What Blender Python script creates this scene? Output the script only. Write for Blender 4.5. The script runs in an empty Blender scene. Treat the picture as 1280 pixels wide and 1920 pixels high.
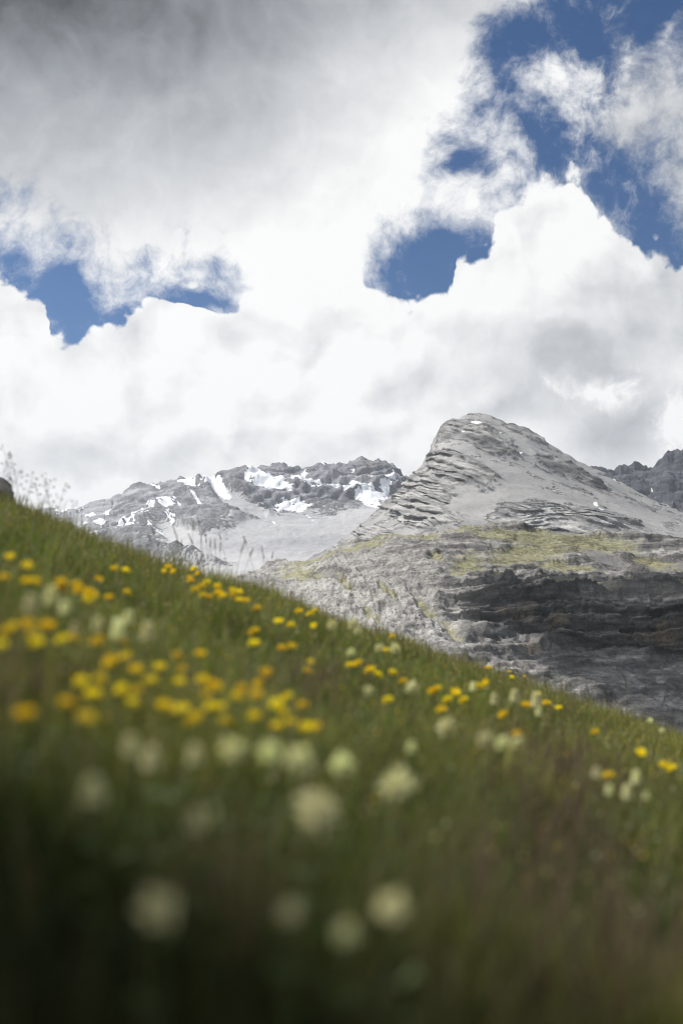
import bpy, math, random
import numpy as np

random.seed(7)
rng = np.random.default_rng(11)
sc = bpy.context.scene
COL = sc.collection

# ------------------------------------------------------------------ camera
PITCH = math.radians(5.0)
FPX = 35.0 / 24.0 * 1280.0
cam_data = bpy.data.cameras.new('camera')
cam = bpy.data.objects.new('camera', cam_data)
COL.objects.link(cam)
cam.location = (0, 0, 0)
cam.rotation_euler = (math.pi / 2 + PITCH, 0, 0)
cam_data.sensor_fit = 'HORIZONTAL'
cam_data.sensor_width = 24.0
cam_data.lens = 35.0
cam_data.clip_start = 0.02
cam_data.clip_end = 60000
cam_data.dof.use_dof = True
cam_data.dof.focus_distance = 900.0
cam_data.dof.aperture_fstop = 1.2
sc.camera = cam

SP, CP = math.sin(PITCH), math.cos(PITCH)


def ray(px, py):
    cx = (np.asarray(px, float) - 640) / FPX
    cy = (960 - np.asarray(py, float)) / FPX
    return cx, CP - cy * SP, SP + cy * CP


def uv(px, py):
    x, y, z = ray(px, py)
    return x / y, z / y


def project(x, y, z):
    d = y * CP + z * SP
    return 640 + FPX * x / d, 960 - FPX * (z * CP - y * SP) / d


def azel(px, py):
    x, y, z = ray(px, py)
    return math.atan2(x, y), math.atan2(z, math.hypot(x, y))


# ------------------------------------------------------------------ light
sc.view_settings.view_transform = 'Standard'
sc.view_settings.look = 'None'
sc.view_settings.exposure = 0.3
sc.view_settings.gamma = 1.0
sc.view_settings.use_curve_mapping = False
sc.cycles.filter_width = 1.1
sc.cycles.max_bounces = 5
sc.cycles.diffuse_bounces = 3
sc.cycles.transmission_bounces = 3
sc.cycles.transparent_max_bounces = 4
sc.cycles.volume_bounces = 0

SUN_AZ = math.radians(-62)      # left of the view and a little ahead
SUN_EL = math.radians(52)
sun_dir = (math.sin(SUN_AZ) * math.cos(SUN_EL), math.cos(SUN_AZ) * math.cos(SUN_EL), math.sin(SUN_EL))
sd = bpy.data.lights.new('sun', 'SUN')
sd.energy = 4.5
sd.angle = math.radians(0.55)
sd.color = (1.0, 0.955, 0.89)
sun = bpy.data.objects.new('sun', sd)
COL.objects.link(sun)
from mathutils import Vector
sun.rotation_euler = Vector(sun_dir).to_track_quat('Z', 'Y').to_euler()


CLOUD_AT, CLOUD_R = (705, 755, -60), (430, 300, 100)


class G:
    """small helper for building node graphs"""

    def __init__(s, tree):
        s.t = tree
        s.n = tree.nodes
        s.l = tree.links

    def node(s, typ, **kw):
        n = s.n.new(typ)
        for k, v in kw.items():
            setattr(n, k, v)
        return n

    def put(s, sock, v):
        if isinstance(v, bpy.types.NodeSocket):
            s.l.new(v, sock)
        elif v is not None:
            sock.default_value = v

    def m(s, op, a, b=None, c=None, clamp=False):
        n = s.n.new('ShaderNodeMath')
        n.operation = op
        n.use_clamp = clamp
        s.put(n.inputs[0], a)
        s.put(n.inputs[1], b)
        s.put(n.inputs[2], c)
        return n.outputs[0]

    def vm(s, op, a, b=None):
        n = s.n.new('ShaderNodeVectorMath')
        n.operation = op
        s.put(n.inputs[0], a)
        if b is not None:
            s.put(n.inputs[3 if op == 'SCALE' else 1], b)
        return n.outputs[0]

    def noise(s, vec, scale, detail=4, rough=0.5, dist=0.0, color=False, lac=2.0):
        n = s.n.new('ShaderNodeTexNoise')
        s.put(n.inputs['Vector'], vec)
        n.inputs['Scale'].default_value = scale
        n.inputs['Detail'].default_value = detail
        n.inputs['Roughness'].default_value = rough
        n.inputs['Distortion'].default_value = dist
        n.inputs['Lacunarity'].default_value = lac
        return n.outputs['Color' if color else 'Fac']

    def voro(s, vec, scale, feature='F1', smooth=1.0, detail=0, rough=.5, rnd=1.0):
        n = s.n.new('ShaderNodeTexVoronoi')
        n.feature = feature
        s.put(n.inputs['Vector'], vec)
        n.inputs['Scale'].default_value = scale
        n.inputs['Detail'].default_value = detail
        n.inputs['Roughness'].default_value = rough
        n.inputs['Randomness'].default_value = rnd
        if feature == 'SMOOTH_F1':
            n.inputs['Smoothness'].default_value = smooth
        return n.outputs['Distance']

    def smooth(s, v, lo, hi, a=0.0, b=1.0, kind='SMOOTHSTEP'):
        n = s.n.new('ShaderNodeMapRange')
        n.interpolation_type = kind
        s.put(n.inputs[0], v)
        n.inputs[1].default_value = lo
        n.inputs[2].default_value = hi
        n.inputs[3].default_value = a
        n.inputs[4].default_value = b
        return n.outputs[0]

    def mix(s, f, a, b):
        n = s.n.new('ShaderNodeMix')
        n.data_type = 'RGBA'
        s.put(n.inputs[0], f)
        s.put(n.inputs[6], a)
        s.put(n.inputs[7], b)
        return n.outputs[2]

    def curve(s, v, pts, x0, x1, y0, y1):
        """piecewise linear function of v through pts"""
        n = s.n.new('ShaderNodeFloatCurve')
        c = n.mapping.curves[0]
        c.points[0].location = ((pts[0][0] - x0) / (x1 - x0), (pts[0][1] - y0) / (y1 - y0))
        c.points[1].location = ((pts[-1][0] - x0) / (x1 - x0), (pts[-1][1] - y0) / (y1 - y0))
        for p in pts[1:-1]:
            c.points.new((p[0] - x0) / (x1 - x0), (p[1] - y0) / (y1 - y0))
        n.mapping.extend = 'HORIZONTAL'
        n.mapping.update()
        s.put(n.inputs['Value'], s.smooth(v, x0, x1, 0, 1, 'LINEAR'))
        return s.m('MULTIPLY_ADD', n.outputs[0], y1 - y0, y0)


# ------------------------------------------------------------------ sky
world = bpy.data.worlds.new('World')
sc.world = world
world.use_nodes = True
wt = world.node_tree
wt.nodes.clear()
g = G(wt)
out = g.node('ShaderNodeOutputWorld')
sky = g.node('ShaderNodeTexSky', sky_type='NISHITA')
sky.sun_disc = False
sky.sun_elevation = SUN_EL
sky.sun_rotation = SUN_AZ
sky.altitude = 2300
sky.air_density = 1.0
sky.dust_density = 0.0
sky.ozone_density = 5.0
bg_sky = g.node('ShaderNodeBackground')
hs = g.node('ShaderNodeHueSaturation')
hs.inputs['Saturation'].default_value = 1.12
g.l.new(sky.outputs[0], hs.inputs['Color'])
g.l.new(hs.outputs[0], bg_sky.inputs[0])
bg_sky.inputs[1].default_value = 0.064

D = g.node('ShaderNodeTexCoord').outputs['Generated']
sep = g.node('ShaderNodeSeparateXYZ')
g.l.new(D, sep.inputs[0])
X, Y, Z = sep.outputs
az0 = g.m('ARCTAN2', X, Y)
el0 = g.m('ARCSINE', Z)
# turbulence that frays every outline of the clouds
warp = g.vm('SUBTRACT', g.noise(D, 5.5, 6, 0.55, color=True), (0.5, 0.5, 0.5))
Dw = g.vm('ADD', D, g.vm('SCALE', warp, 0.10))
n_big = g.m('SUBTRACT', g.noise(D, 4.2, 3, 0.5), 0.5)
n_mid = g.m('SUBTRACT', g.noise(Dw, 13, 10, 0.66), 0.5)
n_wisp = g.m('SUBTRACT', g.noise(Dw, 26, 9, 0.62), 0.5)
puff = g.m('SUBTRACT', 0.53, g.voro(g.vm('ADD', D, g.vm('SCALE', warp, 0.05)), 24, 'F1', 0.35, 2.0, 0.55))   # cauliflower
puff = g.m('SMOOTH_MIN', puff, 0.22, 0.1)
wx = g.m('MULTIPLY', g.m('SUBTRACT', g.noise(D, 19, 4, 0.55), 0.5), 0.022)
az = g.m('ADD', az0, wx)
el = g.m('ADD', el0, g.m('MULTIPLY', g.m('SUBTRACT', g.noise(g.vm('ADD', D, (3.1, 1.7, 0.4)), 17, 4, 0.55), 0.5), 0.02))


def ae(pts):
    return [azel(*p) for p in pts]


def gauss(px, py, rx, ry, ang=0.0, hard=False):
    a0, e0 = azel(px, py)
    da = g.m('SUBTRACT', az, a0)
    de = g.m('SUBTRACT', el, e0)
    c, s_ = math.cos(ang), math.sin(ang)
    k = math.cos(e0)
    p = g.m('DIVIDE', g.m('ADD', g.m('MULTIPLY', da, c * k), g.m('MULTIPLY', de, s_)), rx / FPX)
    q = g.m('DIVIDE', g.m('SUBTRACT', g.m('MULTIPLY', de, c), g.m('MULTIPLY', da, s_ * k)), ry / FPX)
    d2 = g.m('ADD', g.m('MULTIPLY', p, p), g.m('MULTIPLY', q, q))
    if hard:
        return g.m('SUBTRACT', 1.0, g.m('SQRT', d2))
    return g.m('EXPONENT', g.m('MULTIPLY', d2, -1.0))


def add(*a):
    r = a[0]
    for x in a[1:]:
        r = g.m('ADD', r, x)
    return r


LO = ae([(-700, 430), (-300, 560), (-60, 500), (0, 492), (45, 515), (80, 545), (96, 586), (101, 632), (125, 634), (145, 628), (170, 600),
         (215, 588), (240, 548), (275, 528), (310, 518), (340, 525), (372, 522), (400, 530), (436, 530), (455, 520), (520, 500), (640, 480),
         (705, 512), (735, 522), (752, 538), (785, 520), (812, 516), (835, 530), (849, 540), (853, 478), (880, 462),
         (918, 440), (926, 400), (960, 360), (1010, 318), (1050, 302), (1082, 318), (1102, 352), (1125, 392), (1160, 412),
         (1190, 422), (1210, 448), (1245, 462), (1275, 472), (1330, 450), (1500, 520), (2000, 430)])
UP = ae([(-700, 380), (-100, 440), (0, 462), (60, 482), (110, 512), (165, 540), (205, 545), (235, 545), (290, 550), (345, 560), (400, 568), (440, 580),
         (470, 650), (560, 700), (650, 640), (700, 520), (728, 500), (765, 462), (820, 432), (905, 425), (930, 450), (980, 470), (1100, 470), (1500, 420),
         (2000, 300)])
RE = [(azel(px, py)[1], azel(px, py)[0]) for px, py in
      [(1105, 700), (1105, 330), (1070, 262), (1095, 215), (1110, 170), (1090, 110), (1065, 60), (1060, 0), (1040, -200), (1500, -700)]]
A0, A1, E0, E1 = -0.75, 0.75, -0.1, 0.6
lo_e = g.curve(az, LO, A0, A1, E0, E1)
up_e = g.curve(az, UP, A0, A1, E0, E1)
re_a = g.curve(el, RE, E0, 1.0, A0, A1)

# lower deck of cumulus with crisp heads
dl = g.m('SUBTRACT', lo_e, el)
dl = add(dl, g.m('MULTIPLY', puff, 0.026), g.m('MULTIPLY', n_mid, 0.034))
for h in [(290, 540, 60, 12, -.2, .030), (375, 563, 75, 14, -.25, .046)]:
    dl = g.m('SUBTRACT', dl, g.m('MULTIPLY', gauss(*h[:5]), h[5]))

aL = g.smooth(dl, -0.0026, 0.0050)
# upper deck, soft, with ragged right hand side
du1 = g.m('SUBTRACT', el, up_e)
du2 = g.m('SUBTRACT', re_a, az)
du = g.m('SMOOTH_MIN', du1, du2, 0.02)
du = add(du, g.m('MULTIPLY', n_mid, 0.17), g.m('MULTIPLY', n_wisp, 0.13))
for h in [(905, 180, 85, 75, .5, .105), (870, 300, 60, 30, 0, .075), (955, 60, 110, 50, .2, .072), (1020, 240, 70, 60, 0, .045), (980, 340, 60, 25, .4, .05),
          (395, 497, 55, 16, 0.0, .030), (400, 566, 50, 12, -.2, .04), (825, 470, 85, 40, .3, .045), (120, 520, 80, 25, -.4, .015)]:
    du = g.m('SUBTRACT', du, g.m('MULTIPLY', gauss(*h[:5]), h[5]))
aU = g.smooth(du, -0.040, 0.060)
# detached cloud on the right and thin scraps
dr = g.m('MAXIMUM', gauss(1262, 195, 118, 92, -.5, True), g.m('MAXIMUM', gauss(1190, 240, 75, 40, -.45, True), gauss(1275, 320, 42, 90, .15, True)))
dr = g.m('MAXIMUM', dr, gauss(1420, 250, 150, 110, 0, True))
dr = add(g.m('MULTIPLY', dr, 0.06), g.m('MULTIPLY', n_mid, 0.13), g.m('MULTIPLY', n_wisp, 0.12))
aR = g.smooth(dr, -0.030, 0.055)
scrap = add(g.m('MULTIPLY', gauss(1060, 240, 90, 60), 0.05), g.m('MULTIPLY', gauss(130, 575, 70, 22, -.5), 0.05), g.m('MULTIPLY', gauss(760, 500, 40, 40), 0.04),
            g.m('MULTIPLY', gauss(1140, 320, 60, 35), 0.03), g.m('MULTIPLY', gauss(200, 568, 18, 9), 0.06))
aS = g.smooth(add(scrap, g.m('MULTIPLY', n_wisp, 0.13), -0.062), -0.02, 0.05, 0, 0.8)
# detached clouds elsewhere round the sky
ext = g.smooth(add(g.noise(Dw, 2.6, 5, 0.55), 0.0), 0.46, 0.56)
out_f = g.smooth(g.m('ABSOLUTE', az0), 0.55, 0.85)
aX = g.m('MULTIPLY', ext, out_f)

# tone of the decks: bright bodies with grey bases
relief = g.m('SUBTRACT', g.noise(Dw, 13, 5, 0.55), g.noise(g.vm('ADD', Dw, (-0.014, 0.006, 0.016)), 13, 5, 0.55))
relief2 = g.m('SUBTRACT', g.voro(Dw, 11, 'F1', 0.8, 1, 0.5), g.voro(g.vm('ADD', Dw, (-0.012, 0.004, 0.02)), 11, 'F1', 0.8, 1, 0.5))
tU = add(1.11, g.m('MULTIPLY', n_big, 0.30), g.m('MULTIPLY', n_mid, 0.10), g.m('MULTIPLY', relief, 0.35))
for h in [(-80, -80, 460, 370, 0, .86), (330, 0, 330, 130, 0, .20), (470, 230, 190, 150, .4, .16), (640, -40, 420, 110, 0, .15), (120, 330, 230, 120, 0, .12),
          (900, -60, 260, 120, 0, .22), (640, -450, 1500, 380, 0, .22)]:
    tU = g.m('SUBTRACT', tU, g.m('MULTIPLY', gauss(*h[:5]), h[5]))
tL = add(1.0, g.m('MULTIPLY', relief, 0.6), g.m('MULTIPLY', relief2, 0.38), g.m('MULTIPLY', n_mid, 0.06), g.m('MULTIPLY', n_big, 0.10))
for h in [(1160, 620, 185, 105, .2, .32), (960, 640, 120, 70, 0, .13), (1180, 810, 190, 85, 0, .30), (900, 740, 230, 60, 0, .10), (230, 880, 260, 55, 0, .14),
          (620, 850, 260, 45, 0, .10), (60, 800, 90, 40, 0, .08), (1290, 560, 60, 120, 0, .15)]:
    tL = g.m('SUBTRACT', tL, g.m('MULTIPLY', gauss(*h[:5]), h[5]))
white_tuft = g.smooth(add(g.m('MULTIPLY', g.m('MAXIMUM', gauss(1175, 745, 95, 34, -.25, True), gauss(1255, 780, 80, 48, -.5, True)), 0.055), g.m('MULTIPLY', puff, 0.02), g.m('MULTIPLY', n_mid, 0.20), g.m('MULTIPLY', n_wisp, 0.08)), -0.020, 0.050)
tL = g.m('ADD', tL, g.m('MULTIPLY', white_tuft, 0.34))
tU = g.m('MINIMUM', g.m('MAXIMUM', tU, 0.10), 1.0)
tL = g.m('MINIMUM', g.m('MAXIMUM', tL, 0.35), 1.0)
tR = g.m('MINIMUM', add(0.66, g.m('MULTIPLY', n_mid, 0.5), g.m('MULTIPLY', relief, 0.6)), 0.95)


def tint(t):
    return g.mix(g.smooth(t, 0.35, 0.95, 0, 1, 'LINEAR'), (0.90, 0.95, 1.03, 1), (1.0, 1.0, 0.995, 1))


def emit(t, k=0.81):
    b = g.node('ShaderNodeBackground')
    g.l.new(tint(t), b.inputs[0])
    g.put(b.inputs[1], g.m('MULTIPLY', t, k))
    return b.outputs[0]


def mixsh(f, a, b):
    n = g.node('ShaderNodeMixShader')
    g.put(n.inputs[0], f)
    g.l.new(a, n.inputs[1])
    g.l.new(b, n.inputs[2])
    return n.outputs[0]


s0 = mixsh(aX, bg_sky.outputs[0], emit(g.m('MULTIPLY', tR, 0.9)))
s0 = mixsh(aS, s0, emit(g.m('MULTIPLY', tR, 1.1)))
s0 = mixsh(aR, s0, emit(tR))
s0 = mixsh(aU, s0, emit(tU))
s0 = mixsh(aL, s0, emit(tL))
g.l.new(s0, out.inputs[0])
world.cycles.sampling_method = 'MANUAL'
world.cycles.sample_map_resolution = 512


# ------------------------------------------------------------------ noise
PERM = rng.permutation(256).astype(np.int32)
PERM = np.concatenate([PERM, PERM, PERM])
GR = rng.normal(size=(256, 3))
GR /= np.linalg.norm(GR, axis=1)[:, None]


def pn(x, y, z):
    x, y, z = np.broadcast_arrays(np.asarray(x, float), np.asarray(y, float), np.asarray(z, float))
    xi, yi, zi = np.floor(x), np.floor(y), np.floor(z)
    fx, fy, fz = x - xi, y - yi, z - zi
    xi, yi, zi = (xi.astype(int) & 255), (yi.astype(int) & 255), (zi.astype(int) & 255)
    u, v, w = (t * t * t * (t * (t * 6 - 15) + 10) for t in (fx, fy, fz))
    r = 0
    for a in (0, 1):
        wa = u if a else 1 - u
        for b in (0, 1):
            wb = v if b else 1 - v
            for c in (0, 1):
                wc = w if c else 1 - w
                h = PERM[PERM[PERM[(xi + a) & 255] + ((yi + b) & 255)] + ((zi + c) & 255)]
                gg = GR[h]
                r = r + wa * wb * wc * (gg[..., 0] * (fx - a) + gg[..., 1] * (fy - b) + gg[..., 2] * (fz - c))
    return r * 1.6


def fbm(P, s, o=5, gain=0.5, off=0.0, ridged=False):
    r, a, n = 0, 1.0, 0
    for i in range(o):
        q = pn(P[..., 0] * s + off + i * 17.3, P[..., 1] * s + 9.1 * i, P[..., 2] * s + 3.7 * i + off)
        if ridged:
            q = 1 - 2 * np.abs(q)
        r = r + a * q
        n += a
        a *= gain
        s *= 2.03
    return r / n


def sstep(x, a, b):
    t = np.clip((x - a) / (b - a), 0, 1)
    return t * t * (3 - 2 * t)


# ------------------------------------------------------------------ object helpers
def tag(o, label=None, cat=None, group=None, kind=None):
    if label:
        o['label'] = label
    if cat:
        o['category'] = cat
    if group:
        o['group'] = group
    if kind:
        o['kind'] = kind
    return o


def mesh_np(name, V, F, mats, smooth=True, attrs=None, sizes=None):
    """V (n,3); F flat index array plus sizes, or (m,k) array"""
    V = np.asarray(V, np.float32)
    F = np.asarray(F, np.int32)
    if sizes is None:
        sizes = np.full(len(F), F.shape[1], np.int32)
        F = F.ravel()
    me = bpy.data.meshes.new(name)
    me.vertices.add(len(V))
    me.vertices.foreach_set('co', V.ravel())
    me.loops.add(len(F))
    me.loops.foreach_set('vertex_index', F)
    me.polygons.add(len(sizes))
    st = np.zeros(len(sizes), np.int32)
    st[1:] = np.cumsum(sizes)[:-1]
    me.polygons.foreach_set('loop_start', st)
    me.polygons.foreach_set('loop_total', sizes)
    me.polygons.foreach_set('use_smooth', np.full(len(sizes), smooth, bool))
    me.update(calc_edges=True)
    for k, a in (attrs or {}).items():
        a = np.asarray(a, np.float32)
        if a.ndim == 2:
            if a.shape[1] == 3:
                a = np.concatenate([a, np.ones((len(a), 1), np.float32)], 1)
            at = me.attributes.new(k, 'FLOAT_COLOR', 'POINT')
            at.data.foreach_set('color', a.ravel())
        else:
            at = me.attributes.new(k, 'FLOAT', 'POINT')
            at.data.foreach_set('value', a)
    for m_ in (mats if isinstance(mats, (list, tuple)) else [mats]):
        me.materials.append(m_)
    return me


def link(name, me, parent=None, loc=None):
    o = bpy.data.objects.new(name, me)
    COL.objects.link(o)
    if parent is not None:
        o.parent = parent
    if loc is not None:
        o.location = loc
    return o


def grid_faces(nr, nc):
    i = np.arange(nr - 1)[:, None] * nc + np.arange(nc - 1)[None, :]
    i = i.ravel()
    return np.stack([i, i + 1, i + nc + 1, i + nc], 1)


# ------------------------------------------------------------------ materials
def new_mat(name):
    m = bpy.data.materials.new(name)
    m.use_nodes = True
    m.node_tree.nodes.clear()
    gg = G(m.node_tree)
    o = gg.node('ShaderNodeOutputMaterial')
    return m, gg, o


def attr(gg, name, col=False):
    n = gg.node('ShaderNodeAttribute')
    n.attribute_name = name
    return n.outputs['Color' if col else 'Fac']


def rock_material(name, dark, light, scale, warm=(0.36, 0.29, 0.19), grass_a=(0.20, 0.19, 0.055), grass_b=(0.30, 0.27, 0.12),
                  scree_a=(0.27, 0.27, 0.27), scree_b=(0.36, 0.355, 0.34), bump=1.0, aniso=(1, 1, 2.2), bed=(0.1, 0.1, 1.0), bed_t=20.0, bed_k=0.6):
    """limestone with masks for scree, turf, snow, stains and ledge shade held as vertex attributes; scale in metres"""
    m, q, o = new_mat(name)
    P = q.node('ShaderNodeTexCoord').outputs['Object']
    Pa = q.vm('MULTIPLY', P, aniso)
    n1 = q.noise(Pa, 1 / scale, 8, 0.62)
    n2 = q.noise(P, 6 / scale, 6, 0.65)
    n3 = q.noise(Pa, 0.25 / scale, 4, 0.5)
    v = add_q(q, q.m('MULTIPLY', n1, 0.9), q.m('MULTIPLY', n2, 0.7), q.m('MULTIPLY', n3, 0.4), -0.5)
    bn = Vector(bed).normalized()
    bx = Vector((bn.z, 0, -bn.x)).normalized()
    by = bn.cross(bx)

    def dot(vec):
        n_ = q.node('ShaderNodeVectorMath', operation='DOT_PRODUCT')
        q.l.new(P, n_.inputs[0])
        n_.inputs[1].default_value = vec
        return n_.outputs['Value']
    cmb = q.node('ShaderNodeCombineXYZ')
    q.l.new(q.m('ADD', dot(bn / bed_t), q.m('MULTIPLY', n3, 0.9)), cmb.inputs[0])
    q.l.new(dot(bx / (bed_t * 14)), cmb.inputs[1])
    q.l.new(dot(by / (bed_t * 14)), cmb.inputs[2])
    nb = q.noise(cmb.outputs[0], 1.0, 7, 0.7)
    bk = q.m('MULTIPLY_ADD', attr(q, 'pale'), -0.75 * bed_k, bed_k)
    v = q.m('ADD', q.m('MULTIPLY', v, 1.0 - bed_k * 0.5), q.m('MULTIPLY', q.m('SUBTRACT', nb, 0.35), q.m('MULTIPLY', bk, 1.3)))
    rock = q.mix(q.smooth(v, 0.26, 0.70), dark + (1,), light + (1,))
    band = attr(q, 'band')
    rock = q.mix(q.m('MULTIPLY', attr(q, 'pale'), q.smooth(n2, 0.30, 0.62, 0.25, 1.0)), rock, (0.56, 0.55, 0.53, 1))
    rock = q.mix(q.m('MULTIPLY', band, 0.92), rock, tuple(c * 0.30 for c in dark) + (1,))  # dark bands on the risers: ledge shadow put into the rock colour
    rock = q.mix(q.m('MULTIPLY', attr(q, 'warm'), q.smooth(n2, 0.35, 0.6)), rock, warm + (1,))
    n4 = q.noise(P, 22 / scale, 3, 0.7)
    scree = q.mix(q.smooth(add_q(q, q.m('MULTIPLY', n2, 0.6), q.m('MULTIPLY', n4, 0.7), q.m('MULTIPLY', n3, 0.8), -0.72), 0.1, 0.55), scree_a + (1,), scree_b + (1,))
    sm = q.smooth(add_q(q, attr(q, 'scree'), q.m('MULTIPLY', q.m('SUBTRACT', n2, 0.5), 1.3), q.m('MULTIPLY', q.m('SUBTRACT', n1, 0.5), 1.0)), 0.30, 0.62)
    c = q.mix(sm, rock, scree)
    c = q.mix(attr(q, 'dark'), c, tuple(x * 0.32 for x in dark) + (1,))
    gr = q.mix(q.smooth(q.noise(P, 3 / scale, 5, 0.6), 0.35, 0.65), grass_a + (1,), grass_b + (1,))
    gm = q.smooth(add_q(q, attr(q, 'grass'), q.m('MULTIPLY', q.m('SUBTRACT', n2, 0.5), 1.6), q.m('MULTIPLY', q.m('SUBTRACT', n1, 0.5), 1.8)), 0.35, 0.95, 0.0, 0.8)
    c = q.mix(gm, c, gr)
    sn = q.smooth(add_q(q, attr(q, 'snow'), q.m('MULTIPLY', q.m('SUBTRACT', n2, 0.5), 1.1), q.m('MULTIPLY', q.m('SUBTRACT', n1, 0.5), 0.8)), 0.42, 0.62)
    c = q.mix(sn, c, (0.74, 0.77, 0.82, 1))
    b = q.node('ShaderNodeBump')
    b.inputs['Strength'].default_value = 1.0
    hb = add_q(q, q.m('MULTIPLY', n1, scale * 0.22 * bump), q.m('MULTIPLY', n2, scale * 0.10 * bump), q.m('MULTIPLY', nb, bed_t * 0.30))
    hb = q.m('MULTIPLY', hb, q.m('SUBTRACT', 1.0, q.m('MULTIPLY', q.m('MAXIMUM', sm, sn), 0.75)))
    b.inputs['Distance'].default_value = 1.0
    q.l.new(hb, b.inputs['Height'])
    s = q.node('ShaderNodeBsdfPrincipled')
    s.inputs['Roughness'].default_value = 0.9
    s.inputs['Specular IOR Level'].default_value = 0.15
    q.l.new(c, s.inputs['Base Color'])
    q.l.new(b.outputs[0], s.inputs['Normal'])
    q.l.new(s.outputs[0], o.inputs[0])
    return m


def add_q(q, *a):
    r = a[0]
    for x in a[1:]:
        r = q.m('ADD', r, x)
    return r


# ------------------------------------------------------------------ terrain lofts
def loft(px0, px1, step, contours, rows):
    """Sheet of land through level lines. A contour is (list of (px, py), depth or list of (px, depth)); rows = rows between contours."""
    cols = np.arange(px0, px1, step)
    u = (cols - 640) / FPX / CP
    Vs, Ys = [], []
    for pts, dep in contours:
        pts = np.array(pts, float)
        uu, vv = uv(pts[:, 0], pts[:, 1])
        v = np.interp(u, uu, vv)
        if np.isscalar(dep):
            y = np.full_like(u, dep)
        else:
            dp = np.array(dep, float)
            y = np.interp(cols, dp[:, 0], dp[:, 1])
            k = np.ones(25) / 25
            y = np.convolve(np.pad(y, 12, 'edge'), k, 'valid')
        Vs.append(v)
        Ys.append(y)
    Pts = []
    for i in range(len(contours)):
        Pts.append(np.stack([u * Ys[i], Ys[i], Vs[i] * Ys[i]], 1))
    out_ = []
    for i in range(len(contours) - 1):
        t = np.linspace(0, 1, rows[i], endpoint=(i == len(contours) - 2))[:, None, None]
        out_.append(Pts[i][None] * (1 - t) + Pts[i + 1][None] * t)
    return np.concatenate(out_, 0)


def normals(P):
    a = np.gradient(P, axis=0)
    b = np.gradient(P, axis=1)
    n = np.cross(a, b)
    n /= np.linalg.norm(n, axis=-1, keepdims=True) + 1e-9
    s = np.sign(n[..., 2:3])
    s[s == 0] = 1
    return n * s


def smooth_rows(P, k):
    w = np.ones(k) / k
    Q = np.pad(P, ((k // 2, k // 2), (0, 0), (0, 0)), 'edge')
    c = np.cumsum(np.concatenate([np.zeros((1,) + Q.shape[1:]), Q]), 0)
    return (c[k:] - c[:-k]) / k


def settle(P, top, fade=16, k=41):
    """keep the ragged ridge line but let the slope below it run smooth"""
    u = P[..., :2] / P[..., 1:2]
    w = np.ones(k) / k
    Q = P.copy()
    for c in (1, 2):
        A = np.pad(P[..., c], ((0, 0), (k // 2, k // 2)), 'edge')
        cs = np.cumsum(np.concatenate([np.zeros((len(A), 1)), A], 1), 1)
        Q[..., c] = (cs[:, k:] - cs[:, :-k]) / k
    Q[..., 0] = u[..., 0] * Q[..., 1]
    t = sstep(np.abs(np.arange(len(P)) - top) / fade, 0, 1)[:, None, None]
    return P * (1 - t) + Q * t


def soft_normals(P, k=15):
    N = normals(P)
    for ax in (0, 1):
        pad = [(0, 0)] * 3
        pad[ax] = (k // 2, k // 2)
        A = np.pad(N, pad, 'edge')
        z = np.zeros_like(np.take(A, [0], ax))
        cs = np.cumsum(np.concatenate([z, A], ax), ax)
        n_ = N.shape[ax]
        N = (np.take(cs, range(k, k + n_), ax) - np.take(cs, range(0, n_), ax)) / k
    return N / np.linalg.norm(N, axis=-1, keepdims=True)


def pix(P):
    return project(P[..., 0], P[..., 1], P[..., 2])


def blobs(qx, qy, L):
    """soft union of rotated ellipses (cx, cy, rx, ry, angle in degrees clockwise on the picture)"""
    r = np.zeros_like(qx)
    for cx, cy, rx, ry, a in L:
        a = math.radians(a)
        dx, dy = qx - cx, qy - cy
        p = (dx * math.cos(a) + dy * math.sin(a)) / rx
        q = (-dx * math.sin(a) + dy * math.cos(a)) / ry
        r = np.maximum(r, np.clip(1.5 - np.sqrt(p * p + q * q), 0, 1))
    return r


def SHR(L):
    return [(a, b, c * 0.95, d * 0.82, e) for a, b, c, d, e in L]


def ledges(sv, T, off):
    """beds of rock: a steep riser at the foot of each bed, then a debris covered tread; returns step profile, riser mask, random per bed"""
    q_ = sv / T
    k_ = np.floor(q_)
    f_ = q_ - k_
    a_ = np.sin(k_ * 12.9898 + off) * 43758.5453
    a_ = a_ - np.floor(a_)
    c_ = 0.22 + 0.30 * a_
    d_ = np.minimum(f_ / c_, (1 - f_) / (1 - c_)) * c_
    ris = sstep(f_, 0.0, 0.06) * (1 - sstep(f_ - c_, -0.04, 0.04))
    return d_, ris, a_


def make_land(name, P, mat, masks, label, cat, kind=None):
    at = {k: masks.get(k, np.zeros(P.shape[:2])).ravel() for k in ('scree', 'grass', 'snow', 'dark', 'warm', 'band', 'pale')}
    me = mesh_np(name, P.reshape(-1, 3), grid_faces(*P.shape[:2]), mat, True, at)
    o = link(name, me)
    tag(o, label, cat, kind=kind)
    return o


def jitter_line(pts, amp, n=3, seed=1):
    """subdivide a ridge line and roughen it"""
    r = np.random.default_rng(seed)
    p = np.array(pts, float)
    for k in range(n):
        mid = (p[1:] + p[:-1]) / 2
        ln = np.minimum(np.abs(p[1:, 0] - p[:-1, 0]), 40)[:, None]
        mid[:, 1:] += r.normal(size=(len(mid), 1)) * amp * ln
        q = np.empty((len(p) + len(mid), 2))
        q[0::2] = p
        q[1::2] = mid
        p = q
    return [tuple(a) for a in p]


def back(pts, dy):
    return [(a, b + dy) for a, b in pts]


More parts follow.
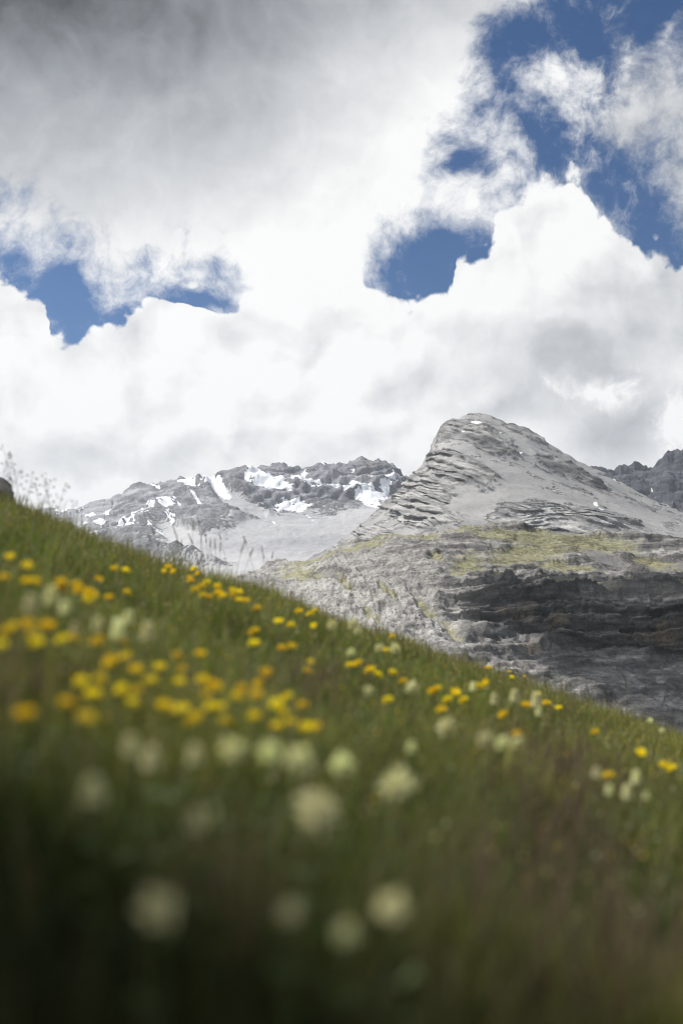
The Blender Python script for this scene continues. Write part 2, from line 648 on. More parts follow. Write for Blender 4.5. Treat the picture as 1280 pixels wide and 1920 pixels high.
# --- farthest pale mountain at the left
M_far = rock_material('pale_limestone_far', (0.25, 0.26, 0.29), (0.40, 0.41, 0.43), 160, bump=0.8)
ridge0 = jitter_line([(-500, 1010), (-200, 985), (0, 985), (60, 978), (100, 966), (130, 961), (165, 950), (190, 945), (222, 938), (260, 950), (330, 990), (420, 1010)], 0.09, 3, 2)
P = loft(-500, 420, 2.2, [(back(ridge0, 60), 8200), (ridge0, 6800), (back(ridge0, 60), 6100), (back(ridge0, 140), 5200), (back(ridge0, 300), 4200)], [6, 34, 30, 10])
N = normals(P)
qx, qy = pix(P)
h = fbm(P, 1 / 500, 6, 0.55, ridged=True) * 70
w_edge = np.ones(P.shape[0])[:, None]
w_edge[:7] = 0.15
P = P + N * (h * w_edge)[..., None]
sn = sstep(fbm(P * np.array([1, 1, .6]), 1 / 170, 4, 0.55, off=5), 0.02, 0.16) * sstep(qy, 945, 962) * 0.9
far_l = make_land('mountain', P, M_far, {'snow': sn}, 'pale distant mountain streaked with snow at far left above the meadow edge', 'mountain')

# --- left range with snow fields and the scree basin below it
M_rng = rock_material('limestone_range', (0.20, 0.208, 0.24), (0.44, 0.45, 0.48), 110, scree_a=(0.26, 0.265, 0.285), scree_b=(0.41, 0.415, 0.43), bed=(0.30, 0.25, 0.95), bed_t=40,
                      grass_a=(0.34, 0.33, 0.20), grass_b=(0.40, 0.39, 0.27), bump=0.9)
ridge1 = [(60, 1180), (150, 1090), (196, 1020), (204, 990), (212, 962), (222, 944), (232, 930), (245, 916), (262, 912), (285, 913), (300, 912), (318, 908), (330, 904), (343, 900),
          (350, 905), (358, 905), (375, 916), (395, 914), (402, 910), (412, 896), (420, 891), (430, 892), (447, 889), (452, 898), (458, 893), (464, 889), (480, 894), (497, 881),
          (505, 884), (512, 877), (522, 874), (536, 878), (541, 886), (550, 890), (558, 886), (566, 888), (580, 878), (600, 875), (615, 878), (632, 883), (648, 880), (656, 873),
          (665, 868), (690, 865), (703, 868), (715, 868), (735, 877), (746, 889), (751, 896), (757, 903), (761, 897), (766, 907), (775, 913), (800, 930), (900, 960), (1100, 1000)]
ridge1 = jitter_line(ridge1, 0.10, 3, 5)
c2 = [(60, 1190), (204, 1030), (250, 985), (330, 965), (420, 955), (480, 950), (540, 950), (600, 952), (680, 945), (740, 942), (800, 955), (1100, 1020)]
c3 = [(60, 1200), (204, 1060), (300, 1030), (400, 1010), (500, 1000), (600, 1000), (700, 990), (800, 1000), (1100, 1050)]
c4 = [(60, 1300), (300, 1110), (500, 1078), (600, 1065), (700, 1060), (1100, 1090)]
c5 = [(60, 1600), (1100, 1600)]
P = loft(60, 1100, 1.7, [(back(ridge1, 70), 6400), (ridge1, 5200), (c2, [(60, 4700), (250, 4500), (330, 4200), (430, 3900), (520, 4300), (700, 4600), (1100, 4600)]),
                         (c3, [(60, 3900), (400, 3500), (800, 3500)]), (c4, 2700), (c5, 1700)], [8, 60, 40, 50, 14])
nr = P.shape[0]
P = settle(P, 8)
N = soft_normals(P)
qx, qy = pix(P)
scree = blobs(qx, qy, [(540, 1000, 150, 42, -4), (700, 990, 130, 45, -8), (470, 1035, 180, 30, 5), (455, 950, 60, 16, 25), (560, 1040, 200, 40, 0), (350, 1010, 60, 22, 20)])
scree = np.maximum(scree, sstep(qy, 1040, 1075))
rockw = 1 - sstep(scree, 0.35, 0.75)
edge = np.ones((nr, 1))
edge[:8] = 0.1
edge[8:28] = np.linspace(0.1, 1, 20)[:, None]
sv_ = P[..., 2] * 0.95 + P[..., 0] * 0.20 + 60 * fbm(P, 1 / 500, 4, 0.5, off=61)
st, f1, r1 = ledges(sv_, 80, 2)
st2, f2, r2 = ledges(P[..., 2] * 0.9 - P[..., 0] * 0.35 + 40 * fbm(P, 1 / 300, 4, 0.5, off=65), 36, 5)
h = fbm(P, 1 / 620, 7, 0.56, ridged=True) * 80 + st * 80 + st2 * 40 + fbm(P, 1 / 90, 4, 0.6, off=2) * 14
h = (h - 12) * (0.06 + 0.94 * rockw) * edge + (fbm(P, 1 / 260, 5, 0.55, off=9) * 16 + fbm(P * np.array([1, .3, .3]), 1 / 50, 4, 0.6, off=19) * 4) * (1 - rockw)
P = P + N * h[..., None]
fall = np.exp(-np.maximum(0, np.arange(nr) - 8) / 9.0)
P[..., 2] += 26 * fbm(np.stack([P[..., 0], P[..., 0] * 0 + 3.3, P[..., 0] * 0], -1), 1 / 95, 5, 0.6, ridged=True) * fall[:, None]
jit = fbm(P, 1 / 130, 4, 0.6, off=7)
jf = fbm(P, 1 / 42, 4, 0.65, off=47)
sx, sy = qx + jit * 20 + jf * 14, qy + jit * 14 + jf * 9
snow = blobs(sx, sy, SHR([(410, 922, 22, 9, 30), (398, 918, 22, 7, -30), (362, 926, 30, 5, 18), (300, 968, 42, 6, -8), (325, 958, 16, 6, -40), (262, 988, 34, 4.5, -6), (292, 920, 9, 4, 15), (325, 978, 9, 4, -35),
                      (250, 1000, 30, 6, 5), (300, 1002, 10, 3, 0), (220, 1005, 14, 5, 0), (345, 915, 9, 3, 20),
                      (488, 912, 22, 7, 30), (510, 924, 45, 8, 10), (560, 912, 22, 6, -50), (575, 925, 34, 9, 8), (620, 930, 36, 8, 8), (660, 936, 40, 9, 3), (700, 946, 34, 10, 5), (722, 935, 18, 6, -8),
                      (470, 912, 14, 4, -30), (525, 950, 22, 8, 0), (562, 955, 24, 6, 5), (620, 884, 16, 5, 20), (582, 891, 9, 3, 0), (600, 885, 10, 2.5, 20), (640, 915, 7, 3, 30),
                      (680, 900, 10, 2.2, 0), (662, 906, 8, 2, 5), (686, 920, 14, 2.4, 0), (726, 915, 12, 4, 20), (735, 905, 5, 5, 0), (575, 883, 7, 2, -25), (520, 890, 7, 2, 0),
                      (512, 980, 3, 2, 20), (580, 970, 3, 3, 0), (465, 972, 5, 1.5, 0), (440, 965, 6, 2, -20), (372, 950, 10, 3, 20), (345, 962, 10, 3, 30)]))
snow = snow + np.where(snow > 0.05, 0.5 * fbm(P, 1 / 70, 4, 0.6, off=31), 0)
grassm = blobs(qx, qy, [(560, 1075, 90, 14, -5), (440, 1090, 90, 12, 0)]) * 0.8
warm = blobs(qx, qy, [(694, 892, 12, 20, 10)]) * 0.35
dark = blobs(qx, qy, [(700, 890, 62, 30, 8), (345, 905, 30, 10, 8), (430, 905, 30, 14, 10), (540, 885, 40, 12, 5)]) * (0.22 + 0.2 * jit)
left_range = make_land('mountain', P, M_rng, {'scree': scree, 'snow': snow, 'grass': grassm, 'warm': warm, 'dark': np.clip(dark, 0, 1), 'band': np.maximum(f1, f2 * 0.8) * 0.45 * rockw},
                       'long grey mountain range with snow fields and a scree basin left of the main peak', 'mountain')

# --- dark range behind the peak at the right
M_drk = rock_material('dark_slate', (0.030, 0.033, 0.042), (0.10, 0.107, 0.125), 110, bump=1.2)
ridge2 = jitter_line([(1000, 960), (1070, 900), (1100, 880), (1118, 876), (1135, 882), (1150, 886), (1158, 878), (1178, 874), (1190, 869), (1200, 874), (1215, 878), (1230, 870), (1243, 858),
                      (1250, 849), (1270, 847), (1290, 850), (1330, 858), (1400, 835), (1500, 850), (1800, 900)], 0.08, 3, 8)
P = loft(1000, 1800, 2.0, [(back(ridge2, 90), 7400), (ridge2, 6000), (back(ridge2, 70), 5300), (back(ridge2, 160), 4600), (back(ridge2, 420), 3600)], [6, 50, 40, 12])
N = normals(P)
qx, qy = pix(P)
ed = np.ones((P.shape[0], 1))
ed[:7] = 0.15
st, f1, r1 = ledges(P[..., 2] - 0.2 * P[..., 0] + 50 * fbm(P, 1 / 400, 4), 70, 3)
P = P + N * ((fbm(P, 1 / 520, 7, 0.58, ridged=True) * 150 + st * 60 - 75) * ed)[..., None]
P[..., 2] += 45 * (fbm(np.stack([P[..., 0], P[..., 0] * 0 + 8.3, P[..., 0] * 0], -1), 1 / 120, 5, 0.6, ridged=True) - 0.3) * np.exp(-np.maximum(0, np.arange(P.shape[0]) - 6) / 10.0)[:, None]
sn = blobs(qx, qy, [(1150, 893, 4, 3, 40), (1238, 897, 6, 2, 0), (1152, 902, 3, 1.5, 40), (1272, 876, 2, 4, 20), (1225, 925, 3, 1.5, 0)])
make_land('mountain', P, M_drk, {'snow': sn}, 'dark jagged mountain range showing behind the right shoulder of the main peak', 'mountain')

# --- the main peak
M_peak = rock_material('peak_limestone', (0.19, 0.19, 0.194), (0.54, 0.535, 0.525), 42, scree_a=(0.215, 0.215, 0.22), scree_b=(0.335, 0.333, 0.33), bump=1.0, bed=(0.40, 0.0, 0.92), bed_t=24, bed_k=0.9,
                       warm=(0.36, 0.27, 0.22))
ridge3 = [(380, 1190), (520, 1085), (590, 1040), (640, 1012), (700, 962), (722, 942), (735, 930), (748, 920), (762, 910), (770, 902), (778, 896), (784, 882), (797, 868), (800, 858), (808, 846), (811, 834),
          (820, 818), (824, 806), (829, 797), (838, 790), (850, 785), (862, 786), (872, 780), (884, 777), (895, 776), (906, 778), (918, 780), (930, 785), (942, 789), (950, 795), (962, 794),
          (975, 800), (988, 804), (998, 811), (1010, 817), (1019, 822), (1022, 830), (1035, 838), (1050, 847), (1070, 858), (1090, 870), (1108, 879), (1130, 888), (1150, 900), (1180, 917),
          (1210, 932), (1240, 947), (1280, 964), (1350, 992), (1450, 1030), (1650, 1100)]
ridge3 = jitter_line(ridge3, 0.055, 2, 12)
m1 = [(380, 1200), (560, 1080), (640, 1030), (700, 985), (760, 940), (800, 905), (830, 870), (860, 845), (900, 835), (950, 845), (1000, 865), (1060, 895), (1120, 920), (1200, 950), (1280, 982), (1650, 1120)]
m2 = [(380, 1220), (560, 1110), (640, 1050), (700, 1015), (760, 985), (800, 960), (850, 935), (920, 930), (1000, 935), (1100, 955), (1200, 985), (1280, 1000), (1650, 1140)]
m3 = [(380, 1240), (560, 1130), (700, 1060), (800, 1025), (900, 1015), (1000, 1020), (1150, 1030), (1280, 1045), (1650, 1170)]
m4 = [(380, 1700), (1650, 1700)]
P = loft(380, 1650, 1.5, [(back(ridge3, 90), 4300), (ridge3, [(380, 2300), (640, 2700), (735, 3000), (900, 3300), (1280, 3100), (1650, 2800)]),
                          (m1, [(380, 2250), (640, 2600), (800, 2800), (900, 2950), (1280, 2950), (1650, 2700)]), (m2, [(380, 2200), (640, 2450), (800, 2500), (900, 2560), (1280, 2600), (1650, 2500)]),
                          (m3, 2150), (m4, 1500)], [8, 62, 70, 66, 12])
nr = P.shape[0]
P[12:] = smooth_rows(P, 9)[12:]
P = settle(P, 8)
N = soft_normals(P)
qx, qy = pix(P)
jit = fbm(P, 1 / 90, 5, 0.6, off=4)
jx, jy = qx + jit * 22, qy + jit * 14
groups = blobs(jx, jy, [(868, 885, 66, 26, 24), (840, 862, 34, 22, 20), (800, 925, 50, 30, 24), (790, 965, 72, 30, 20), (700, 1002, 60, 18, 22), (1060, 978, 135, 26, 9), (1180, 1003, 60, 12, 16), (870, 808, 50, 20, 10),
                        (915, 835, 50, 15, 20), (980, 812, 44, 9, 20), (1040, 875, 44, 14, 22), (960, 980, 50, 24, 10), (760, 935, 26, 20, 20), (640, 1022, 44, 9, 20), (1090, 900, 50, 7, 27)])
smooth_scree = blobs(jx, jy, [(925, 930, 95, 24, -8), (965, 905, 50, 20, 40), (1060, 940, 90, 10, 8), (890, 960, 34, 12, 5), (985, 838, 26, 14, 40), (865, 848, 26, 6, 14), (735, 955, 40, 8, -40), (690, 985, 40, 8, -30), (835, 992, 26, 10, -10), (1200, 965, 60, 10, 22)])
outcrop = sstep(fbm(P * np.array([1, 1, 1.5]), 1 / 70, 5, 0.6, off=21), 0.02, 0.2) * 0.8
rockw = np.clip(np.maximum(sstep(groups, 0.25, 0.8), outcrop * (1 - sstep(smooth_scree, 0.3, 0.7))) - 0.9 * sstep(smooth_scree, 0.6, 0.95), 0, 1)
scree = 0.78 * (1 - rockw) + 0.1
edge = np.ones((nr, 1))
edge[:8] = 0.05
edge[8:34] = np.linspace(0.12, 1, 26)[:, None]
th_ = np.radians(40 - 18 * sstep(qx, 930, 1060) * sstep(qy, 900, 980))
sc_ = P[..., 2] * np.cos(th_) + P[..., 0] * np.sin(th_) + 11 * fbm(P, 1 / 150, 4, 0.5, off=61)

st1, f1, r1 = ledges(sc_, 27, 1)
st2, f2, r2 = ledges(sc_ + 3 * fbm(P, 1 / 60, 3, 0.5, off=68), 11, 6)
lens1 = sstep(fbm(P * np.array([1, 1, 3]), 1 / 190, 3, 0.5, off=71), -0.30, 0.12)
lens2 = sstep(fbm(P * np.array([1, 1, 4]), 1 / 110, 3, 0.5, off=81), -0.30, 0.15)
wst = sstep(groups, 0.1, 0.7)
hs = (st1 * 27 * 2.4 * lens1 + st2 * 11 * 2.8 * lens2) * wst * edge * sstep(qx, 620, 720)
h = fbm(P, 1 / 240, 5, 0.5, ridged=True) * 15 + fbm(P, 1 / 45, 5, 0.62, off=2) * 7
h = h * (0.10 + 0.90 * rockw) * edge + (1 - rockw) * (5 + fbm(P, 1 / 60, 5, 0.6, off=91) * 2.5 + fbm(P, 1 / 160, 4, 0.5, off=9) * 5)
h = h * (0.12 + 0.88 * sstep(qx, 650, 770))
Nh = N * np.array([1, 1, 0])
Nh /= np.linalg.norm(Nh, axis=-1, keepdims=True)
P = P + N * h[..., None] + Nh * hs[..., None]
snow = blobs(qx, qy, [(890, 796, 9, 2, 10), (973, 853, 5, 1.5, 12), (1115, 949, 5, 4, 50), (1122, 958, 5, 2, 20), (937, 816, 3, 1, 0), (868, 812, 3, 1, 0)])
band = np.maximum(f1 * lens1, f2 * lens2 * 0.8) * wst * 0.62  # painted ledge shade, follows the risers
dark = blobs(jx, jy, [(1072, 884, 13, 8, 25), (912, 838, 26, 9, 18), (1255, 986, 11, 6, 0), (965, 797, 24, 3.5, 0), (1035, 880, 28, 8, 20), (1220, 935, 10, 4, 25), (890, 905, 20, 4, 15)]) * 0.55
warm = blobs(qx, qy, [(1130, 935, 70, 10, 20), (1230, 970, 60, 12, 20)]) * 0.35
grassm = blobs(jx, jy, [(1170, 925, 60, 5, 25)]) * 0.35
make_land('mountain_peak', P, M_peak, {'scree': scree, 'snow': snow, 'band': np.clip(band, 0, 1) * rockw, 'dark': dark, 'warm': warm, 'grass': grassm},
          'tall grey limestone peak with tilted rock strata and a steep left face', 'mountain')

# --- the nearer hill with turf on top and cliffs below
M_hill = rock_material('cliff_limestone', (0.10, 0.098, 0.096), (0.40, 0.39, 0.375), 16, bump=1.0, bed=(-0.04, 0.05, 1.0), bed_t=9, bed_k=0.8, grass_a=(0.15, 0.15, 0.060), grass_b=(0.31, 0.295, 0.17),
                       scree_a=(0.13, 0.127, 0.125), scree_b=(0.20, 0.196, 0.19), warm=(0.24, 0.19, 0.125))
ridge4 = [(200, 1200), (440, 1098), (500, 1066), (540, 1056), (600, 1046), (640, 1031), (690, 1012), (720, 1004), (745, 1003), (775, 1007), (800, 1010), (828, 1005), (838, 997), (856, 993), (890, 987), (920, 982), (945, 981), (975, 985),
          (1000, 993), (1030, 998), (1070, 1001), (1110, 1003), (1150, 1003), (1200, 1008), (1280, 1012), (1400, 1010), (1700, 1000)]
ridge4 = jitter_line(ridge4, 0.035, 2, 21)
d1 = [(200, 1230), (440, 1120), (560, 1090), (640, 1065), (740, 1040), (830, 1040), (920, 1072), (950, 1084), (1040, 1082), (1130, 1092), (1280, 1108), (1700, 1110)]      # lip of the turf
d2 = [(200, 1250), (440, 1150), (560, 1130), (640, 1105), (740, 1085), (830, 1075), (920, 1100), (960, 1118), (1040, 1128), (1130, 1134), (1280, 1128), (1700, 1130)]      # head of the cliff
d3 = [(200, 1290), (440, 1190), (560, 1170), (660, 1160), (740, 1160), (830, 1170), (900, 1188), (980, 1205), (1060, 1222), (1130, 1232), (1280, 1250), (1700, 1260)]     # foot of the cliff
d4 = [(200, 1400), (500, 1270), (700, 1260), (850, 1270), (1000, 1300), (1280, 1370), (1700, 1400)]
d5 = [(200, 2700), (1700, 2700)]
P = loft(200, 1700, 1.6, [(back(ridge4, 60), 1750), (ridge4, [(200, 1500), (640, 1450), (745, 1420), (835, 1260), (1000, 1300), (1700, 1350)]),
                          (d1, [(200, 1380), (640, 1250), (740, 1180), (900, 1060), (1700, 1100)]), (d2, [(200, 1250), (640, 1130), (740, 1080), (900, 1000), (1000, 1010), (1700, 1030)]),
                          (d3, [(200, 1100), (640, 1000), (740, 960), (900, 950), (1000, 975), (1700, 985)]), (d4, [(200, 800), (1700, 740)]), (d5, 420)], [8, 60, 40, 76, 70, 20])
nr = P.shape[0]
P[14:] = smooth_rows(P, 7)[14:]
P = settle(P, 8)
N = soft_normals(P)
qx, qy = pix(P)
jit = fbm(P, 1 / 34, 5, 0.6, off=4)
jx, jy = qx + jit * 26, qy + jit * 18
edge = np.ones((nr, 1))
edge[:8] = 0.1
edge[8:14] = np.linspace(0.1, 1, 6)[:, None]
grassm = blobs(jx, jy, [(700, 1025, 80, 13, -20), (600, 1056, 70, 12, -12), (770, 1012, 60, 9, 0), (880, 992, 50, 9, -8), (1000, 1014, 140, 15, 3), (875, 1068, 36, 22, -40), (985, 1045, 90, 24, -8),
                        (1060, 1070, 60, 8, 4), (935, 1090, 32, 9, 5), (1110, 1025, 90, 16, 5), (1240, 1105, 60, 7, 3), (820, 1055, 24, 10, -20), (650, 1100, 8, 24, -35), (730, 1115, 6, 28, -40),
                        (1220, 1060, 50, 12, 10), (840, 1195, 9, 28, -40), (800, 1155, 8, 36, -40), (560, 1085, 50, 14, 0), (700, 1165, 8, 30, -35), (1080, 1110, 60, 10, 5)])
scree = blobs(jx, jy, [(925, 1012, 42, 10, 5), (1250, 1070, 60, 18, 0), (1130, 1050, 70, 18, 25), (620, 1085, 40, 12, 0)]) * 0.8
cliff = blobs(qx, qy, [(1100, 1165, 250, 58, 6), (960, 1150, 90, 50, 20), (1330, 1175, 200, 70, 0)])
left = 1 - sstep(qx, 780, 900)
sv_ = P[..., 2] - P[..., 0] * 0.03 + 9 * fbm(P, 1 / 110, 4, 0.5, off=61)
st1, f1, r1 = ledges(sv_, 15, 2)
st2, f2, r2 = ledges(sv_ + 3 * fbm(P, 1 / 30, 3, 0.5, off=67), 5.5, 7)
al_, ac_ = P[..., 0] * 0.57 - P[..., 2] * 0.82, P[..., 0] * 0.82 + P[..., 2] * 0.57
ribl = fbm(np.stack([ac_, P[..., 1] * 0.3, al_ * 0.22], -1), 1 / 20, 5, 0.6, ridged=True, off=33)
bx_ = P[..., 0] / 17 + 1.6 * fbm(P, 1 / 60, 3, 0.5, off=44)
blk = np.sin(np.floor(bx_) * 91.7 + np.floor(P[..., 2] / 22 + 0.6 * fbm(P, 1 / 60, 2, off=3)) * 37.1)
Pv = P * np.array([1, 1, 0.25])
ribs = fbm(Pv, 1 / 26, 5, 0.55, ridged=True, off=3)
rockw = 1 - 0.62 * sstep(np.maximum(grassm, scree), 0.0, 1.0)
h = (st1 * 24 + st2 * 11) * (1 - left) * (0.4 + 0.8 * cliff) + blk * 3.2 * cliff * (1 - left) + ribs * (4 * (1 - left) * cliff) + ribl * 7 * left + fbm(P, 1 / 70, 6, 0.55, ridged=True) * 11 + fbm(P, 1 / 9, 4, 0.6, off=6) * 2.2
h = h * rockw * edge
P = P + N * h[..., None]
dstreak = sstep(fbm(P * np.array([1, 1, 0.10]), 1 / 9, 4, 0.6, off=8), -0.12, 0.2)
dark = np.clip(cliff * (0.25 + 0.6 * dstreak), 0, 1) * (1 - grassm) * 0.55
dark = np.maximum(dark, blobs(jx, jy, [(965, 1268, 12, 2, 0), (1070, 1256, 30, 5, 3), (1010, 1218, 70, 12, 12), (900, 1160, 40, 30, 40), (1130, 1125, 160, 4, 3)]) * 0.5)
warm = blobs(qx, qy, [(965, 1168, 22, 18, 50), (1030, 1190, 14, 18, 50), (1238, 1200, 26, 26, 0), (1180, 1205, 40, 10, 0), (930, 1160, 10, 10, 0), (990, 1230, 20, 6, 10)]) * sstep(fbm(P * np.array([1, 1, .2]), 1 / 5, 3), -0.25, 0.15)
dark = dark * (1 - 0.85 * warm)
band = np.maximum(f1, f2 * 0.7) * 0.6 * (1 - left) + sstep(-ribl, -0.1, 0.4) * left * 0.6
pale = blobs(jx, jy, [(660, 1130, 170, 70, 20), (820, 1180, 70, 60, 35), (560, 1080, 90, 30, 0), (925, 1010, 50, 12, 0), (960, 1100, 60, 8, 10), (880, 1110, 40, 20, 30)])
pale = pale * (0.35 + 0.65 * sstep(fbm(P * np.array([1, 1, 0.3]), 1 / 14, 4, 0.6, off=15), -0.25, 0.25)) * 0.85
make_land('cliff_hill', P, M_hill, {'pale': pale, 'scree': scree, 'grass': grassm, 'dark': dark, 'warm': warm, 'band': np.clip(band, 0, 1) * rockw},
          'dark layered cliffs under a rounded hill with patches of yellow-green turf', 'hill')

# --- fair weather cloud above the left of the view: its shadow lies over the right of the cliffs
m, q, o = new_mat('cloud_vapour')
s = q.node('ShaderNodeBsdfDiffuse')
s.inputs[0].default_value = (0.85, 0.86, 0.88, 1)
t_ = q.node('ShaderNodeBsdfTranslucent')
t_.inputs[0].default_value = (0.85, 0.86, 0.88, 1)
mx = q.node('ShaderNodeMixShader')
mx.inputs[0].default_value = 0.35
q.l.new(s.outputs[0], mx.inputs[1])
q.l.new(t_.outputs[0], mx.inputs[2])
q.l.new(mx.outputs[0], o.inputs[0])
th, ph = np.meshgrid(np.linspace(0, 2 * math.pi, 160), np.linspace(0, math.pi, 90))
Dn = np.stack([np.sin(ph) * np.cos(th), np.sin(ph) * np.sin(th), np.cos(ph)], -1)
rad_ = 1 + 0.35 * fbm(Dn, 1.7, 5, 0.6, ridged=True) + 0.1 * fbm(Dn, 9, 3)
V = Dn * rad_[..., None] * np.array(CLOUD_R)
cl_ = link('cloud', mesh_np('cloud', V.reshape(-1, 3), grid_faces(90, 160), m))
cl_.location = Vector(CLOUD_AT) + Vector(sun_dir) * 1950
tag(cl_, kind='structure')

# --- low country round it all
m, q, o = new_mat('valley_ground')
P_ = q.node('ShaderNodeTexCoord').outputs['Object']
c = q.mix(q.smooth(q.noise(P_, 0.004, 6, 0.6), 0.4, 0.6), (0.06, 0.075, 0.03, 1), (0.20, 0.19, 0.17, 1))
s = q.node('ShaderNodeBsdfPrincipled')
s.inputs['Roughness'].default_value = 1.0
q.l.new(c, s.inputs['Base Color'])
q.l.new(s.outputs[0], o.inputs[0])
gx = np.linspace(-1, 1, 90)
gx = np.sign(gx) * (np.abs(gx) ** 1.6) * 26000
GX, GY = np.meshgrid(gx, gx)
GZ = -620 + fbm(np.stack([GX, GY, GX * 0], -1), 1 / 2600, 4) * 120
V = np.stack([GX, GY, GZ], -1).reshape(-1, 3)
tag(link('valley_floor', mesh_np('valley_floor', V, grid_faces(90, 90), m)), kind='structure')

# ------------------------------------------------------------------ meadow
HC = 0.50          # height of the lens above the turf
BC = 0.0022        # the slope rolls over a few metres away
SKY_PTS = [(-60, 935), (0, 945), (60, 968), (130, 1000), (200, 1036), (300, 1074), (400, 1096), (500, 1118), (600, 1160), (700, 1203), (800, 1232), (870, 1254), (940, 1276), (1000, 1300),
           (1080, 1330), (1160, 1352), (1280, 1400), (1340, 1422)]
_az, _a = [], []
GXS, GYS = -0.345, 0.085
for px, py in SKY_PTS:
    u_, v_ = uv(px, py)
    a_ = math.atan(u_)
    _az.append(a_)
    _a.append(v_ * math.cos(a_) + 2 * math.sqrt(HC * BC))
lim = 0.55
for k in np.linspace(lim, math.pi, 30):
    _az.append(k)
    _a.append(GXS * math.sin(k) + GYS * math.cos(k))
    _az.insert(0, -k)
    _a.insert(0, -GXS * math.sin(k) + GYS * math.cos(k))
_az, _a = np.array(_az), np.array(_a)
order = np.argsort(_az)
_az, _a = _az[order], _a[order]


def ground(x, y):
    x, y = np.asarray(x, float), np.asarray(y, float)
    r = np.hypot(x, y)
    a = np.interp(np.arctan2(x, y), _az, _a)
    drop = np.where(r < 60, BC * r * r, BC * 3600 + (r - 60) * 2 * BC * 60)
    z = -HC + a * r - drop - 0.007 * r
    b = pn(x * 1.1, y * 1.1, 0.3) * 0.035 + pn(x * 3.3, y * 3.3, 5.3) * 0.012
    b = b + pn(x * 0.55, y * 0.55, 9.3) * 0.16 * np.clip((r - 3) / 6, 0, 1)
    return z + b * np.clip(r / 1.2, 0, 1)


m, q, o = new_mat('turf_soil')
P_ = q.node('ShaderNodeTexCoord').outputs['Object']
c = q.mix(q.smooth(q.noise(P_, 3.0, 6, 0.65), 0.38, 0.62), (0.022, 0.028, 0.010, 1), (0.045, 0.045, 0.018, 1))
s = q.node('ShaderNodeBsdfPrincipled')
s.inputs['Roughness'].default_value = 1.0
s.inputs['Specular IOR Level'].default_value = 0.0
q.l.new(c, s.inputs['Base Color'])
b = q.node('ShaderNodeBump')
b.inputs['Distance'].default_value = 0.02
q.l.new(q.noise(P_, 30, 5, 0.6), b.inputs['Height'])
q.l.new(b.outputs[0], s.inputs['Normal'])
q.l.new(s.outputs[0], o.inputs[0])
rr = np.concatenate([[0.02], np.geomspace(0.1, 20, 110), np.geomspace(21, 640, 50)])
aa = np.linspace(-math.pi, math.pi, 361)
R_, A_ = np.meshgrid(rr, aa, indexing='ij')
GX, GY = R_ * np.sin(A_), R_ * np.cos(A_)
V = np.stack([GX, GY, ground(GX, GY)], -1).reshape(-1, 3)
tag(link('meadow_ground', mesh_np('meadow_ground', V, grid_faces(len(rr), len(aa)), m)), kind='structure')


def leaf_material(name, translucent=0.35, rough=0.6, colour=None):
    m, q, o = new_mat(name)
    if colour is None:
        c = attr(q, 'tint', True)
    else:
        P = q.node('ShaderNodeTexCoord').outputs['Object']
        oi = q.node('ShaderNodeObjectInfo').outputs['Random']
        c = q.mix(q.smooth(q.noise(P, 60, 4, 0.6), 0.3, 0.7), tuple(colour[0]) + (1,), tuple(colour[1]) + (1,))
        h = q.node('ShaderNodeHueSaturation')
        q.l.new(c, h.inputs['Color'])
        q.l.new(q.m('MULTIPLY_ADD', oi, 0.03, 0.485), h.inputs['Hue'])
        q.l.new(q.m('MULTIPLY_ADD', oi, 0.2, 0.84), h.inputs['Value'])
        c = h.outputs[0]
    s = q.node('ShaderNodeBsdfPrincipled')
    s.inputs['Roughness'].default_value = rough
    s.inputs['Specular IOR Level'].default_value = 0.25
    q.l.new(c, s.inputs['Base Color'])
    t = q.node('ShaderNodeBsdfTranslucent')
    q.l.new(c, t.inputs[0])
    mx = q.node('ShaderNodeMixShader')
    mx.inputs[0].default_value = translucent
    q.l.new(s.outputs[0], mx.inputs[1])
    q.l.new(t.outputs[0], mx.inputs[2])
    q.l.new(mx.outputs[0], o.inputs[0])
    return m


M_grass = leaf_material('grass_blade', 0.4)


def scatter(n, r0, r1, p, a0=-0.56, a1=0.56):
    """points over the wedge of meadow ahead; density falls as r**(p-2)"""
    t = rng.random(n)
    r = (r0 ** p + t * (r1 ** p - r0 ** p)) ** (1 / p)
    a = a0 + rng.random(n) * (a1 - a0)
    return r * np.sin(a), r * np.cos(a)


def blades(name, x, y, height, width, cols, lean, label, cat, wind=0.0, curl=0.6):
    n = len(x)
    z = ground(x, y) - 0.01
    th = rng.random(n) * 2 * math.pi          # lean direction
    tw = th + math.pi / 2 + rng.normal(size=n) * 0.5
    L = lean * (0.3 + rng.random(n))
    dx, dy = np.cos(th) * L + wind, np.sin(th) * L
    wx_, wy_ = np.cos(tw), np.sin(tw)
    V = np.empty((n, 7, 3), np.float32)
    for k, (t, w) in enumerate([(0, 1), (0.38, 0.95), (0.74, 0.62), (1.0, 0)]):
        px_ = x + dx * height * t ** (1 + curl)
        py_ = y + dy * height * t ** (1 + curl)
        pz_ = z + height * (t - 0.25 * L * t * t)
        if k < 3:
            V[:, 2 * k] = np.stack([px_ - wx_ * width * w / 2, py_ - wy_ * width * w / 2, pz_], 1)
            V[:, 2 * k + 1] = np.stack([px_ + wx_ * width * w / 2, py_ + wy_ * width * w / 2, pz_], 1)
        else:
            V[:, 6] = np.stack([px_, py_, pz_], 1)
    base = (np.arange(n) * 7)[:, None]
    F = np.concatenate([base + np.array([0, 1, 3, 2]), base + np.array([2, 3, 5, 4]), base + np.array([4, 5, 6])], 1).ravel()
    sizes = np.tile(np.array([4, 4, 3], np.int32), n)
    C_ = np.repeat(cols, 7, 0)
    me = mesh_np(name, V.reshape(-1, 3), F, M_grass, True, {'tint': C_}, sizes)
    o = link(name, me)
    tag(o, label, cat, kind='stuff')
    return o


